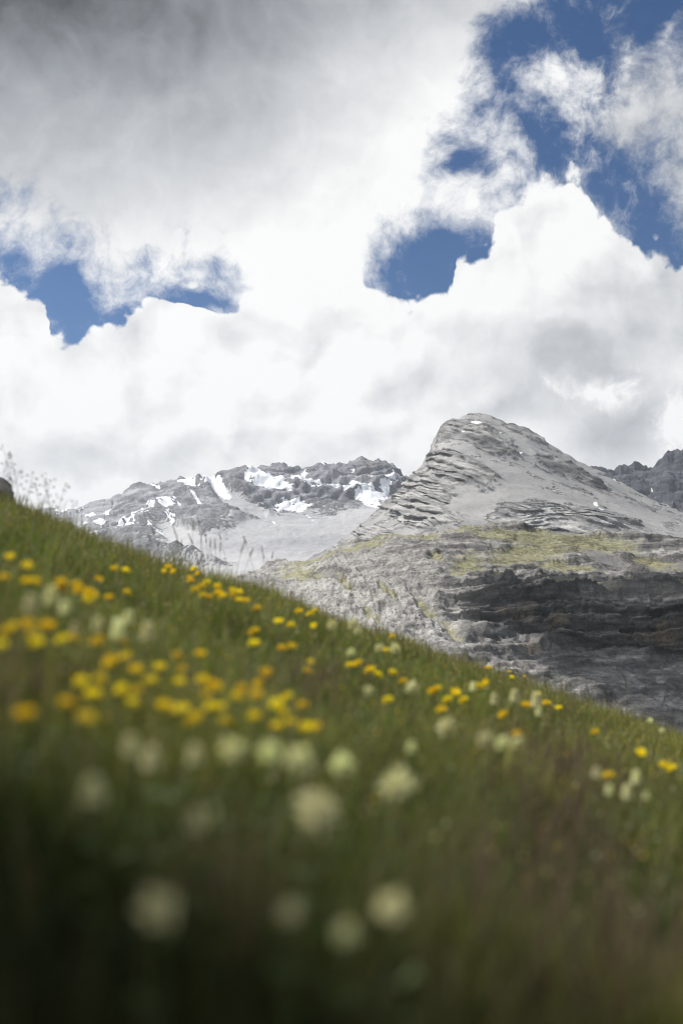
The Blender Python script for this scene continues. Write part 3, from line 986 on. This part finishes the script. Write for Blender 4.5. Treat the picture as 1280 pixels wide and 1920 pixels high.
def mixc(a, b, t):
    return np.array(a)[None] * (1 - t[:, None]) + np.array(b)[None] * t[:, None]


def patch(x, y, s, off):
    return fbm(np.stack([x, y, 0 * x], 1), s, 3, 0.5, off=off)


# green sward
n = 205000
x, y = scatter(n, 0.22, 22, 0.95)
r = np.hypot(x, y)
ns = 34000                       # and thinner on either hand, where a step aside would look
xs, ys = scatter(ns, 0.1, 9.0, 1.2, 0.56, 1.9)
xs *= np.where(rng.random(ns) < 0.5, -1, 1)
x, y, n = np.concatenate([x, xs]), np.concatenate([y, ys]), n + ns
r = np.hypot(x, y)
pa = patch(x, y, 0.9, 3)
pb = patch(x, y, 2.4, 8)
cg = mixc((0.080, 0.128, 0.020), (0.220, 0.230, 0.042), sstep(pa + rng.normal(size=n) * 0.25, -0.5, 0.6))
cg = cg * (0.75 + 0.5 * rng.random(n))[:, None]
dry = (rng.random(n) < 0.12 + 0.25 * sstep(pb, 0.0, 0.5))
cg[dry] = mixc((0.24, 0.21, 0.09), (0.14, 0.10, 0.06), rng.random(dry.sum()))
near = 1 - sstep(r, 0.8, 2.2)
cg = cg * (1 - 0.78 * near)[:, None]  # leaf colour darkened towards the lens, painting in foreground shade
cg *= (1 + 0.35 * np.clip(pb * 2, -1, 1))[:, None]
hgt = (0.055 + 0.095 * rng.random(n) ** 1.6) * (1 + 0.5 * pa + 0.25 * pb) * (1 + 0.75 * sstep(r, 2.5, 8))
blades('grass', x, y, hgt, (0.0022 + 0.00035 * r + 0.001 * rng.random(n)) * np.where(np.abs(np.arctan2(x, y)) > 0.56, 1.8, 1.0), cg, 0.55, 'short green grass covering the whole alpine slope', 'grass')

# taller flowering grass in brownish purple drifts
n = 26000
x, y = scatter(n * 3, 0.3, 20.0, 1.0)
px_, py_ = project(x, y, ground(x, y) + 0.1)
dr_ = np.maximum.reduce([np.exp(-((px_ - cx) / sx_) ** 2 - ((py_ - cy) / sy_) ** 2) for cx, cy, sx_, sy_ in
                         [(1050, 1450, 170, 150), (60, 1240, 110, 45), (1000, 1620, 220, 130), (1150, 1780, 220, 140), (600, 1270, 110, 25), (420, 1600, 110, 60), (1200, 1330, 120, 35)]])
keep = rng.random(n * 3) < 0.10 + 0.8 * dr_
x, y, dr_ = x[keep], y[keep], dr_[keep]
n = len(x)
cp = mixc((0.20, 0.18, 0.075), (0.125, 0.078, 0.066), np.clip(dr_ * 1.2 + rng.normal(size=n) * 0.2, 0, 1))
cp *= ((0.7 + 0.6 * rng.random(n)) * (1 - 0.5 * (1 - sstep(np.hypot(x, y), 0.8, 1.8))))[:, None]  # stalks close to the lens get the same painted darkening
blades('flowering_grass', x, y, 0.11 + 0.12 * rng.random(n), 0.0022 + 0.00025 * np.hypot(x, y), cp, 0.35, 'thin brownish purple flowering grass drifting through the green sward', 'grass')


# ------------------------------------------------------------------ plants
def tube(path, rad, seg=5):
    path = np.array(path, float)
    n = len(path)
    rad = np.broadcast_to(np.asarray(rad, float), (n,))
    T = np.gradient(path, axis=0)
    T /= np.linalg.norm(T, axis=1)[:, None] + 1e-9
    ref = np.array([0.0, 1.0, 0.1])
    A = np.cross(T, ref)
    A /= np.linalg.norm(A, axis=1)[:, None] + 1e-9
    B = np.cross(T, A)
    V, F = [], []
    for i in range(n):
        for k in range(seg):
            a = 2 * math.pi * k / seg
            V.append(path[i] + rad[i] * (math.cos(a) * A[i] + math.sin(a) * B[i]))
    for i in range(n - 1):
        for k in range(seg):
            F.append((i * seg + k, i * seg + (k + 1) % seg, (i + 1) * seg + (k + 1) % seg, (i + 1) * seg + k))
    F.append(tuple(range(seg))[::-1])
    F.append(tuple((n - 1) * seg + k for k in range(seg)))
    return V, F


def pymesh(name, VF, mat, smooth=True):
    V, F = [], []
    for v, f in VF:
        b = len(V)
        V += [tuple(p) for p in v]
        F += [tuple(i + b for i in t) for t in f]
    me = bpy.data.meshes.new(name)
    me.from_pydata(V, [], F)
    me.polygons.foreach_set('use_smooth', [smooth] * len(F))
    me.materials.append(mat)
    me.update()
    return me


def frame(d):
    d = np.array(d, float)
    d /= np.linalg.norm(d)
    a = np.cross(d, (0.13, 0.21, 0.97) if abs(d[2]) < 0.9 else (1, 0.1, 0))
    a /= np.linalg.norm(a)
    return d, a, np.cross(d, a)


def petal(base, d, L, W, cup=0.25, rows=3):
    """a cupped petal, pointed at the base, rounded at the tip, with thickness"""
    d, a, b = frame(d)
    prof = [(0.0, 0.18), (0.35, 0.7), (0.72, 1.0), (1.0, 0.45)]
    V, F = [], []
    for t, w in prof:
        for s in (-1, 0, 1):
            V.append(np.array(base) + d * L * t + a * s * W * w / 2 + b * (cup * L * (t * t) * 0.5 - (0.25 * W * w if s == 0 else 0)))
    for i in range(3):
        for k in range(2):
            F.append((i * 3 + k, i * 3 + k + 1, (i + 1) * 3 + k + 1, (i + 1) * 3 + k))
    return V, F


def pod(c, d, L, W):
    """small six sided spindle: a folded pea flower or a floret"""
    d, a, b = frame(d)
    V = [np.array(c)]
    for t, w in ((0.35, 0.8), (0.75, 1.0)):
        for k in range(5):
            an = 2 * math.pi * k / 5
            V.append(np.array(c) + d * L * t + (a * math.cos(an) + b * math.sin(an)) * W * w / 2)
    V.append(np.array(c) + d * L)
    F = []
    for k in range(5):
        k2 = (k + 1) % 5
        F += [(0, 1 + k2, 1 + k), (1 + k, 1 + k2, 6 + k2, 6 + k), (6 + k, 6 + k2, 11)]
    return V, F


def stem_path(h, bend):
    return [(bend[0] * t * t, bend[1] * t * t, h * t) for t in (0, 0.35, 0.7, 1.0)]


M_stem = leaf_material('flower_stem', 0.15, 0.6, ((0.06, 0.09, 0.02), (0.09, 0.11, 0.03)))
M_leaf = leaf_material('herb_leaf', 0.35, 0.5, ((0.045, 0.09, 0.02), (0.08, 0.12, 0.03)))
M_yel = leaf_material('yellow_petal', 0.35, 0.5, ((0.92, 0.67, 0.010), (0.95, 0.80, 0.030)))
M_cream = leaf_material('cream_petal', 0.5, 0.6, ((0.93, 0.93, 0.50), (0.96, 0.95, 0.70)))
M_pink = leaf_material('pink_petal', 0.35, 0.6, ((0.62, 0.30, 0.48), (0.72, 0.42, 0.58)))
M_seed = leaf_material('seed_head', 0.25, 0.7, ((0.055, 0.045, 0.045), (0.10, 0.085, 0.06)))
M_straw = leaf_material('straw_stem', 0.25, 0.7, ((0.16, 0.15, 0.07), (0.22, 0.19, 0.10)))

H0 = 0.115  # height of the model plants


def tri_leaf(base, d, s):
    vf = []
    for k in (-1, 0, 1):
        a = math.atan2(d[1], d[0]) + k * 0.95
        vf.append(petal(np.array(base) + 0.25 * s * np.array([math.cos(a), math.sin(a), 0.2]), (math.cos(a), math.sin(a), 0.35), s, s * 0.55, 0.2))
    return vf


def leaves_of(seed):
    r = random.Random(seed)
    res = []
    for k in range(3):
        a = r.random() * 6.28
        z = H0 * (0.25 + 0.2 * k)
        res.append(pymesh('leaf', tri_leaf((0.002 * k, 0, z), (math.cos(a), math.sin(a)), 0.014 + 0.006 * r.random()), M_leaf, False))
    return res


def proto_yellow(seed):
    r = random.Random(seed)
    bend = (r.uniform(-.02, .02), r.uniform(-.02, .02))
    st = pymesh('stem', [tube(stem_path(H0, bend), (0.0012, 0.001, 0.0009, 0.0009))], M_stem)
    top = np.array([bend[0], bend[1], H0])
    pet = []
    k = r.choice([5, 6, 7])
    for i in range(k):            # a crown of pea flowers, each with a raised standard and a keel
        a = 6.283 * i / k + r.uniform(-.3, .3)
        el_ = r.uniform(0.1, 0.9)
        d = np.array([math.cos(a) * math.cos(el_), math.sin(a) * math.cos(el_), math.sin(el_)])
        vf = [pod(top, d, 0.0135, 0.0062), petal(top + d * 0.005, d * 0.45 + np.array([0, 0, 0.9]), 0.0115, 0.0115, -0.4),
              petal(top + d * 0.004, d + np.array([-d[1], d[0], 0]) * 0.45, 0.011, 0.006, 0.2), petal(top + d * 0.004, d - np.array([-d[1], d[0], 0]) * 0.45, 0.011, 0.006, 0.2)]
        pet.append(vf)
    head = pymesh('flower_head', [x for v in pet for x in v], M_yel, False)
    return st, head, leaves_of(seed)


def proto_white(seed):
    r = random.Random(seed + 50)
    bend = (r.uniform(-.012, .012), r.uniform(-.012, .012))
    st = pymesh('stem', [tube(stem_path(H0, bend), (0.0016, 0.0014, 0.0012, 0.0012))], M_stem)
    c = np.array([bend[0], bend[1], H0 + 0.010])
    vf = []
    nn = 70
    sq = r.uniform(0.75, 1.15)
    for i in range(nn):
        z = 1 - 1.75 * (i + .5) / nn
        rr_ = math.sqrt(max(0, 1 - z * z))
        a = i * 2.39996
        d = np.array([rr_ * math.cos(a), rr_ * math.sin(a), z * sq + 0.1]) + np.array([r.uniform(-.28, .28) for _ in range(3)])
        vf.append(pod(c + d * 0.003, d + np.array([0, 0, -0.25 if z < -0.2 else 0.1]), 0.0125 * r.uniform(.6, 1.3) * (1 + 0.25 * math.sin(3 * a + seed)), 0.0034))
    head = pymesh('flower_head', vf, M_cream, False)
    return st, head, leaves_of(seed + 9)


def proto_tuft(seed):
    """looser cream heads with a few drooping florets"""
    r = random.Random(seed + 90)
    bend = (r.uniform(-.02, .02), r.uniform(-.02, .02))
    st = pymesh('stem', [tube(stem_path(H0, bend), (0.0014, 0.0012, 0.001, 0.001))], M_stem)
    vf = []
    for i in range(34):
        t = i / 34
        a = i * 2.39996
        z = H0 - 0.006 + 0.018 * t
        d = np.array([math.cos(a), math.sin(a), -0.5 + 2.0 * t * t])
        vf.append(pod(np.array([bend[0], bend[1], z]), d, 0.014 * (1.1 - 0.35 * t), 0.0055))
    head = pymesh('flower_head', vf, M_cream, False)
    return st, head, leaves_of(seed + 19)


PY = [proto_yellow(k) for k in range(4)]
PW = [proto_white(k) for k in range(3)]
PT = [proto_tuft(k) for k in range(2)]


def solve(px, py, hp):
    """where the ray through this picture point meets a flower hp above the turf"""
    rx, ry, rz = ray(px, py)
    t = np.geomspace(0.35, 30, 3000)
    gz = ground(rx * t, ry * t) + hp
    below = rz * t - gz
    k = np.argmax(below < 0)
    if not (below < 0).any():
        k = int(np.argmin(below))
    return rx * t[k], ry * t[k]


def plant(kind, px, py, hp, scale, proto, label, cat, group):
    x, y = solve(px, py, hp)
    r = math.hypot(x, y)
    hp += 0.07 * float(sstep(r, 2.5, 8))
    x, y = solve(px, py, hp)
    scale *= min(1.9, max(1.0, (r / 2.0) ** 0.5))
    z = float(ground(x, y))
    e = bpy.data.objects.new(kind, None)
    e.empty_display_size = 0.02
    COL.objects.link(e)
    e.location = (x, y, z)
    e.rotation_euler = (0, 0, random.random() * 6.28)
    st, head, lv = proto
    ks = hp / H0
    a = link('stem', st, e)
    a.scale = (1, 1, ks)
    hd = link('flower_head', head, e)
    hd.scale = (scale, scale, scale)
    ctr = Vector(PROTO_TOP[head.name])
    hd.location = Vector((ctr.x, ctr.y, ctr.z * ks)) - ctr * scale
    for l in lv:
        b_ = link('leaf', l, e)
        b_.location = (0, 0, 0)
        b_.scale = (1, 1, ks)
    tag(e, label, cat, group)
    return e


PROTO_TOP = {}
for pr in PY + PW + PT:
    top = max(pr[0].vertices, key=lambda v: v.co.z).co
    PROTO_TOP[pr[1].name] = (top.x, top.y, H0)

ORD = ['first', 'second', 'third', 'fourth', 'fifth', 'sixth', 'seventh', 'eighth', 'ninth', 'tenth', 'eleventh', 'twelfth', 'thirteenth', 'fourteenth', 'fifteenth', 'sixteenth', 'seventeenth',
       'eighteenth', 'nineteenth', 'twentieth']


def clump(kind, word, cat, place, group, pts, protos, hp, scale):
    pts = sorted(pts)
    n = len(pts)
    for i, p in enumerate(pts):
        if n == 1:
            lab = f'{word} {place}'
        elif i == n - 1:
            lab = f'{word}, rightmost {place}'
        elif i == 0:
            lab = f'{word}, leftmost {place}'
        else:
            lab = f'{word}, {ORD[i]} from left {place}'
        s = (p[2] if len(p) > 2 else 1.0) * scale * random.uniform(0.9, 1.1)
        plant(kind, p[0], p[1], hp * random.uniform(0.88, 1.12), s, random.choice(protos), lab, cat, group)


YC = [
    ('in the dense patch just below the ridge', [(352, 1087), (359, 1070), (366, 1079), (361, 1092), (369, 1110), (382, 1104), (391, 1097), (384, 1120), (397, 1124), (409, 1116), (415, 1104), (424, 1122), (432, 1111), (442, 1120), (446, 1129), (456, 1114), (465, 1130)]),
    ('of the small knot under the seed stems', [(304, 1074), (316, 1067), (320, 1075)]),
    ('of the scattered few high on the left slope', [(20, 1050), (49, 1067), (14, 1087), (52, 1096), (66, 1096)]),
    ('of the sparse row on the upper left slope', [(184, 1091), (214, 1070), (228, 1073), (245, 1116), (204, 1125)]),
    ('in the close upper left row', [(112, 1097), (120, 1102), (127, 1110), (134, 1100), (139, 1112), (152, 1114), (159, 1120), (172, 1124), (178, 1130)]),
    ('in the blurred group at the left edge', [(8, 1190), (25, 1182), (5, 1218)]),
    ('of the large bright blot near the left edge', [(60, 1178, 1.25), (76, 1183, 1.25), (69, 1196, 1.2), (88, 1212)]),
    ('beside the white tufts at left', [(108, 1206), (155, 1202), (172, 1206), (185, 1212), (240, 1207)]),
    ('of the trio below the white tufts', [(192, 1252), (202, 1242, 1.2), (225, 1237, 1.1)]),
    ('of the loose five in the left middle', [(250, 1262), (299, 1257, 1.1), (290, 1284), (330, 1284), (350, 1262)]),
    ('of the pair above the long yellow drift', [(341, 1235), (369, 1234)]),
    ('of the lower left straggle', [(172, 1284), (199, 1282), (171, 1311, 1.2), (212, 1300), (248, 1301), (114, 1325), (145, 1351), (47, 1349), (2, 1347)]),
    ('along the lower edge of the long drift', [(265, 1325), (287, 1330), (317, 1337, 1.1), (350, 1335), (345, 1350), (360, 1357), (375, 1330)]),
    ('in the middle of the long drift', [(377, 1282), (385, 1292), (397, 1307), (425, 1295), (440, 1312), (460, 1297), (472, 1287), (487, 1307), (419, 1332), (440, 1355), (479, 1350)]),
    ('at the right end of the long drift', [(511, 1327), (529, 1312), (537, 1342), (550, 1360), (572, 1331, 1.2), (587, 1370), (600, 1367), (525, 1367)]),
    ('of the three on the middle slope', [(474, 1190, 1.1), (462, 1211), (481, 1210)]),
    ('of the close pair on the middle slope', [(525, 1220), (544, 1216)]),
    ('alone between the drift and the middle pair', [(497, 1267, 1.1)]),
    ('of the small ones below the ridge centre', [(487, 1144), (525, 1169), (548, 1175), (592, 1178), (566, 1150), (575, 1154), (595, 1148)]),
    ('of the two orange ones in brown grass', [(578, 1245, .8), (585, 1264, .9)]),
    ('of the ridge trio below the turf hill', [(718, 1177, .9), (731, 1196), (722, 1223, .9)]),
    ('of the middle chain leading down right', [(655, 1252), (665, 1249), (702, 1262, 1.2), (715, 1270, 1.1), (742, 1266), (756, 1281), (729, 1318, 1.1)]),
    ('of the tight orange knot right of centre', [(810, 1295, 1.1), (816, 1301), (840, 1317), (855, 1302, 1.1), (862, 1306), (867, 1317, 1.1), (832, 1335)]),
    ('of the three stacked at the right', [(912, 1285), (907, 1290), (916, 1279)]),
    ('standing against the dark cliff', [(922, 1235, .8), (957, 1237, .8), (915, 1254, .8), (951, 1252, .8), (953, 1261, .8), (981, 1260, .8)]),
    ('in the mixed bunch near the right skyline', [(985, 1326), (1001, 1305), (1017, 1321), (1025, 1322), (1047, 1331, .9)]),
    ('of the lone blooms in the right grass', [(936, 1345), (976, 1382), (1105, 1376, .8)]),
    ('of the few at the right edge', [(1198, 1418), (1235, 1440, .9), (1265, 1445, 1.1), (1145, 1460, 1.1)]),
]
for place, pts in YC:
    clump('yellow_flower', 'yellow pea flower', 'flower', place, 'yellow flowers scattered over the slope', pts, PY, 0.115, 1.13)
WC = [
    ('of the big pale balls across the foreground', 'cream clover head', [(435, 1427, .95), (490, 1432, .8), (555, 1445, 1.05), (635, 1450, 1.0), (740, 1495, 1.3)], PW),
    ('largest and nearest below the foreground row', 'cream clover head', [(585, 1555, 1.35)], PW),
    ('of the dim heads near the bottom', 'dull cream clover head', [(300, 1740, .85), (535, 1725, .5), (640, 1765, .45), (745, 1725, .85)], PW),
    ('of the dim heads at lower left', 'dull cream clover head', [(185, 1480, .9), (330, 1542, .65), (395, 1520, .4)], PT),
    ('of the clustered heads left of the foreground row', 'cream clover head', [(275, 1400, .8), (310, 1425, 1.0), (360, 1415, .95)], PT),
    ('of the pale four right of the middle', 'white clover head', [(845, 1377, 1.0), (910, 1398, .8), (943, 1404, .9), (972, 1402, .8)], PW),
    ('above the largest ball', 'faint cream clover head', [(770, 1400, .7)], PT),
    ('of the pale bunch near the right edge', 'dull cream clover head', [(1105, 1452, .8), (1140, 1485, .7), (1180, 1490, .9), (1192, 1462, .9), (1215, 1492, .6)], PT),
    ('of the drooping tufts at the upper left', 'white tufted flower', [(70, 1135, 1.2), (92, 1120, 1.3), (108, 1140, .9), (125, 1142, .9), (125, 1180, .7), (172, 1172, .9)], PT),
    ('of the bright four in the left middle', 'white tufted flower', [(215, 1180, 1.2), (235, 1186, 1.1), (250, 1160, 1.1), (272, 1187, 1.3)], PT),
    ('of the small heads at the middle ridge', 'white clover head', [(623, 1181, .8), (663, 1180, .9), (672, 1191, .7)], PW),
    ('of the small heads in the middle chain', 'pale clover head', [(687, 1303, .7), (712, 1222, .7), (742, 1225, .8), (660, 1230, .6), (772, 1299, .9)], PW),
    ('of the small heads among yellow on the right', 'white clover head', [(878, 1289, .8), (921, 1312, .9), (969, 1306, 1.0), (1001, 1313, 1.2), (1002, 1335, .8)], PT),
    ('of the two tiny heads at the right skyline', 'white clover head', [(1220, 1356, .5), (1242, 1375, .5)], PW),
]
for place, word, pts, pr in WC:
    clump('clover', word, 'flower', place, 'cream and white clover heads in the grass', pts, pr, 0.18, 1.3 if pr is PW else 1.0)


# pink spikes at the right skyline
def pink(px, py, hp, label):
    x, y = solve(px, py, hp)
    e = bpy.data.objects.new('pink_orchid', None)
    COL.objects.link(e)
    e.location = (x, y, float(ground(x, y)))
    link('stem', pymesh('stem', [tube([(0, 0, 0), (0.003, 0, hp * .5), (0.004, 0, hp)], (0.0016, 0.0014, 0.001))], M_stem), e)
    vf = []
    for i in range(26):
        t = i / 26
        a = i * 2.4
        vf.append(petal((0.004, 0, hp - 0.045 + 0.05 * t), (math.cos(a), math.sin(a), 0.5), 0.011 * (1.1 - .6 * t), 0.006))
    link('flower_head', pymesh('flower_head', vf, M_pink, False), e)
    for l in leaves_of(int(px)):
        link('leaf', l, e)
    tag(e, label, 'flower', 'pink flower spikes at the edge of the meadow')


pink(926, 1197, 0.27, 'faint pink flower spike standing highest against the dark cliff')
pink(902, 1218, 0.21, 'faint pink flower spike left of and lower than its neighbour')


# ------------------------------------------------------------------ seeding grasses on the skyline
def spike_head(h, bend, L, seed, fat=1.0):
    r = random.Random(seed)
    vf = []
    for i in range(26):
        t = i / 26
        a = i * 2.4
        z = h - L + L * t
        k = z / h
        vf.append(pod((bend[0] * k * k, bend[1] * k * k, z), (math.cos(a) * .5, math.sin(a) * .5, 1), 0.009 * fat, 0.0034 * fat * (1.2 - .6 * t)))
    return vf


def panicle(h, bend, seed, spread=0.035, n=12):
    r = random.Random(seed)
    vf = []
    top = np.array([bend[0], bend[1], h])
    for i in range(n):
        t = 0.72 + 0.28 * i / n
        base = np.array([bend[0] * t * t, bend[1] * t * t, h * t])
        a = r.random() * 6.28
        L = spread * (1.25 - (t - .72) * 3.2) * r.uniform(.6, 1.1)
        tip = base + np.array([math.cos(a) * L, math.sin(a) * L, L * r.uniform(.1, .6)])
        vf.append(tube([base, (base + tip) / 2 + np.array([0, 0, L * .08]), tip], 0.0006, 3))
        for j in range(r.choice([1, 2, 2, 3])):
            vf.append(pod(tip + np.array([r.uniform(-.003, .003) for _ in range(3)]), (math.cos(a), math.sin(a), r.uniform(-.3, .6)), 0.018, 0.010))
    return vf


def seed_grass(kind, px, py, dist, style, label, group, seed):
    """stalk whose tip stands at the picture point; base on the turf a little below"""
    r = random.Random(seed)
    rx, ry, rz = (float(t) * dist for t in ray(px, py))
    x, y = rx, ry
    h = rz - float(ground(x, y)) + 0.01
    bend = (r.uniform(-.05, .05) * h / .2, r.uniform(-.03, .03))
    e = bpy.data.objects.new(kind, None)
    COL.objects.link(e)
    e.location = (x - bend[0], y - bend[1], float(ground(x, y)) - 0.01)
    link('stem', pymesh('stem', [tube(stem_path(h, bend), (0.0024, 0.0021, 0.0017, 0.0012), 4)], M_straw), e)
    vf = spike_head(h, bend, 0.10 * r.uniform(.7, 1.2), seed, 1.6) if style == 'spike' else panicle(h, bend, seed, 0.045, 7)
    link('seed_head', pymesh('seed_head', vf, M_seed, False), e)
    if style != 'spike':
        link('leaf', pymesh('leaf', [petal((0, 0, h * .2), (r.uniform(-1, 1), r.uniform(-1, 1), 1.2), h * .5, .004)], M_straw, False), e)
    tag(e, label, 'stalk', group)


def seed_row(pts, style, base_h, word, place, group, seed):
    pts = sorted(pts)
    for i, (px, py) in enumerate(pts):
        pos = 'leftmost' if i == 0 else ('rightmost' if i == len(pts) - 1 else (ORD[i] + ' from left' if i < len(ORD) else ORD[len(pts) - 1 - i] + ' from right'))
        seed_grass('seeding_stalk', px, py, base_h * random.uniform(0.9, 1.1), style, f'{word}, {pos} {place}', group, seed + i)


seed_row([(4, 832), (17, 845), (24, 880), (40, 878), (63, 883), (78, 885), (98, 897), (124, 905), (47, 928), (90, 930), (137, 935), (66, 905), (10, 868)], 'panicle', 7.5, 'thin dark seeding grass', 'of those against the sky at left', 'seeding grasses against the sky at left', 100)
seed_row([(276, 1000), (284, 990), (323, 985), (331, 1002), (352, 1000), (362, 975), (370, 968), (378, 995), (385, 1000), (395, 1012), (402, 1010), (413, 1018), (410, 1000), (455, 1005), (459, 1016),
          (475, 1028), (490, 1025), (512, 1035), (300, 1010), (340, 1012)], 'spike', 10.0, 'thin seeding grass spike', 'of the upright row before the scree', 'upright seeding grasses along the ridge before the scree', 200)
seed_row([(640, 1085), (655, 1092), (668, 1088), (680, 1080), (700, 1102), (708, 1090), (722, 1098), (735, 1105), (745, 1110), (690, 1096), (715, 1120), (760, 1140), (780, 1150)], 'spike', 10.0, 'yellowish seeding grass spike', 'of the group before the turf hill',
         'seeding grasses before the turf hill', 300)
seed_row([(1085, 1262), (1098, 1280), (1165, 1262), (1172, 1275), (1130, 1290), (1210, 1285), (1248, 1300), (1060, 1275), (1020, 1270)], 'spike', 10.0, 'dark seeding grass spike', 'of those before the grey talus', 'dark seeding grasses at the right skyline', 400)

# fine stalks all along the crest, too many and too thin to count
n = 16000
a_ = -0.5 + rng.random(n) * 1.0
r_ = 8.0 + rng.random(n) * 8.0
x, y = r_ * np.sin(a_), r_ * np.cos(a_)
cs = mixc((0.24, 0.24, 0.06), (0.12, 0.085, 0.055), rng.random(n) ** 1.4) * (0.7 + 0.5 * rng.random(n))[:, None]
hc = 0.12 + 0.24 * rng.random(n) ** 2.0 + 0.10 * sstep(patch(x, y, 0.8, 77), 0.0, 0.4)
blades('crest_grass', x, y, hc, 0.007 + 0 * x, cs, 0.28, 'fine taller grass stalks fringing the crest of the slope', 'grass')

# low broad leaves and buds woven into the sward
n = 16000
x, y = scatter(n, 0.25, 18, 0.95)
cl = mixc((0.035, 0.070, 0.018), (0.085, 0.12, 0.03), rng.random(n)) * (0.35 + 0.65 * sstep(np.hypot(x, y), 0.8, 2.0))[:, None]  # herbs close to the lens coloured darker in place of shade
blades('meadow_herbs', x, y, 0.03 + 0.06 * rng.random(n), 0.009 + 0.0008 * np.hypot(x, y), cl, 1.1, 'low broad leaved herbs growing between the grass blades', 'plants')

# tiny buds and spent heads, far more than could be counted
n = 5200
x, y = scatter(n, 1.7, 16, 1.0)
r = np.hypot(x, y)
z = ground(x, y) + 0.05 + 0.08 * rng.random(n) + 0.07 * sstep(r, 2.5, 8)
V0, F0 = pod((0, 0, 0), (0.2, 0.1, 1), 1.0, 0.8)
V0 = np.array(V0)
sz = (0.006 + 0.006 * rng.random(n)) * (1 + 0.5 * sstep(r, 3, 9))
V = V0[None] * sz[:, None, None] + np.stack([x, y, z], 1)[:, None]
kind_ = rng.random(n)
cb = np.where((kind_ < 0.45)[:, None], np.array([[0.42, 0.38, 0.17]]), np.where((kind_ < 0.62)[:, None], np.array([[0.72, 0.52, 0.03]]), np.where((kind_ < 0.8)[:, None], np.array([[0.60, 0.60, 0.42]]), np.array([[0.20, 0.11, 0.10]]))))
k = len(V0)
Fl = np.array([i for f in F0 for i in f])
F = (Fl[None] + (np.arange(n) * k)[:, None]).ravel()
tag(link('meadow_buds', mesh_np('meadow_buds', V.reshape(-1, 3), F, M_grass, False, {'tint': np.repeat(cb, k, 0)}, np.tile(np.array([len(f) for f in F0], np.int32), n))),
    'tiny pale and yellow buds sprinkled all through the grass', 'buds', kind='stuff')

# weathered rock at the top of the meadow, cut by the left edge
m, q, o = new_mat('lichen_rock')
P_ = q.node('ShaderNodeTexCoord').outputs['Object']
c = q.mix(q.smooth(q.noise(P_, 9, 7, 0.6), 0.38, 0.62), (0.10, 0.10, 0.10, 1), (0.24, 0.23, 0.21, 1))
s = q.node('ShaderNodeBsdfPrincipled')
s.inputs['Roughness'].default_value = 0.95
q.l.new(c, s.inputs['Base Color'])
q.l.new(s.outputs[0], o.inputs[0])
th, ph = np.meshgrid(np.linspace(0, 2 * math.pi, 29), np.linspace(0, math.pi, 15))
Dn = np.stack([np.sin(ph) * np.cos(th), np.sin(ph) * np.sin(th), np.cos(ph)], -1)
rad_ = 1 + 0.35 * fbm(Dn, 1.4, 4) + 0.08 * fbm(Dn, 6, 3)
V = Dn * rad_[..., None] * np.array([0.22, 0.22, 0.22])
me = mesh_np('boulder', V.reshape(-1, 3), grid_faces(15, 29), m, False)
u_, v_ = uv(-8, 930)
th, ph = np.meshgrid(np.linspace(0, 2 * math.pi, 49), np.linspace(0, math.pi, 27))
Dn = np.stack([np.sin(ph) * np.cos(th), np.sin(ph) * np.sin(th), np.cos(ph)], -1)
Dn = np.sign(Dn) * np.abs(Dn) ** 0.8
V = Dn * (1 + 0.22 * fbm(Dn, 1.3, 5) + 0.04 * fbm(Dn, 7, 3))[..., None] * np.array([0.55, 0.75, 1.20])
o = link('boulder', mesh_np('boulder', V.reshape(-1, 3), grid_faces(27, 49), m, False), None, (-1.70, 1.16, float(ground(-1.70, 1.16)) + 0.55))  # added out of view to throw shade on the nearest grass
o.rotation_euler = (0, 0, math.radians(-28))
tag(o, 'added weathered boulder out of view at left, placed to shade the nearest grass', 'boulder')
tag(link('boulder', me, None, (u_ * 12, 12, v_ * 12)), 'small weathered grey rock on the crest at the left edge', 'rock')

# ------------------------------------------------------------------ thin mountain haze
m, q, o = new_mat('haze_air')
pv = q.node('ShaderNodeVolumePrincipled')
pv.inputs['Color'].default_value = (0.80, 0.88, 1.0, 1)
pv.inputs['Density'].default_value = 0.000032
pv.inputs['Anisotropy'].default_value = 0.2
q.l.new(pv.outputs[0], o.inputs['Volume'])
x0, x1, y0, y1, z0, z1 = -27000, 27000, -27000, 27000, -900, 1050
V = [(x, y, z) for z in (z0, z1) for y in (y0, y1) for x in (x0, x1)]
F = [(0, 2, 3, 1), (4, 5, 7, 6), (0, 1, 5, 4), (2, 6, 7, 3), (0, 4, 6, 2), (1, 3, 7, 5)]
hz = link('haze', pymesh('haze', [(V, F)], m, False))
tag(hz, kind='stuff')
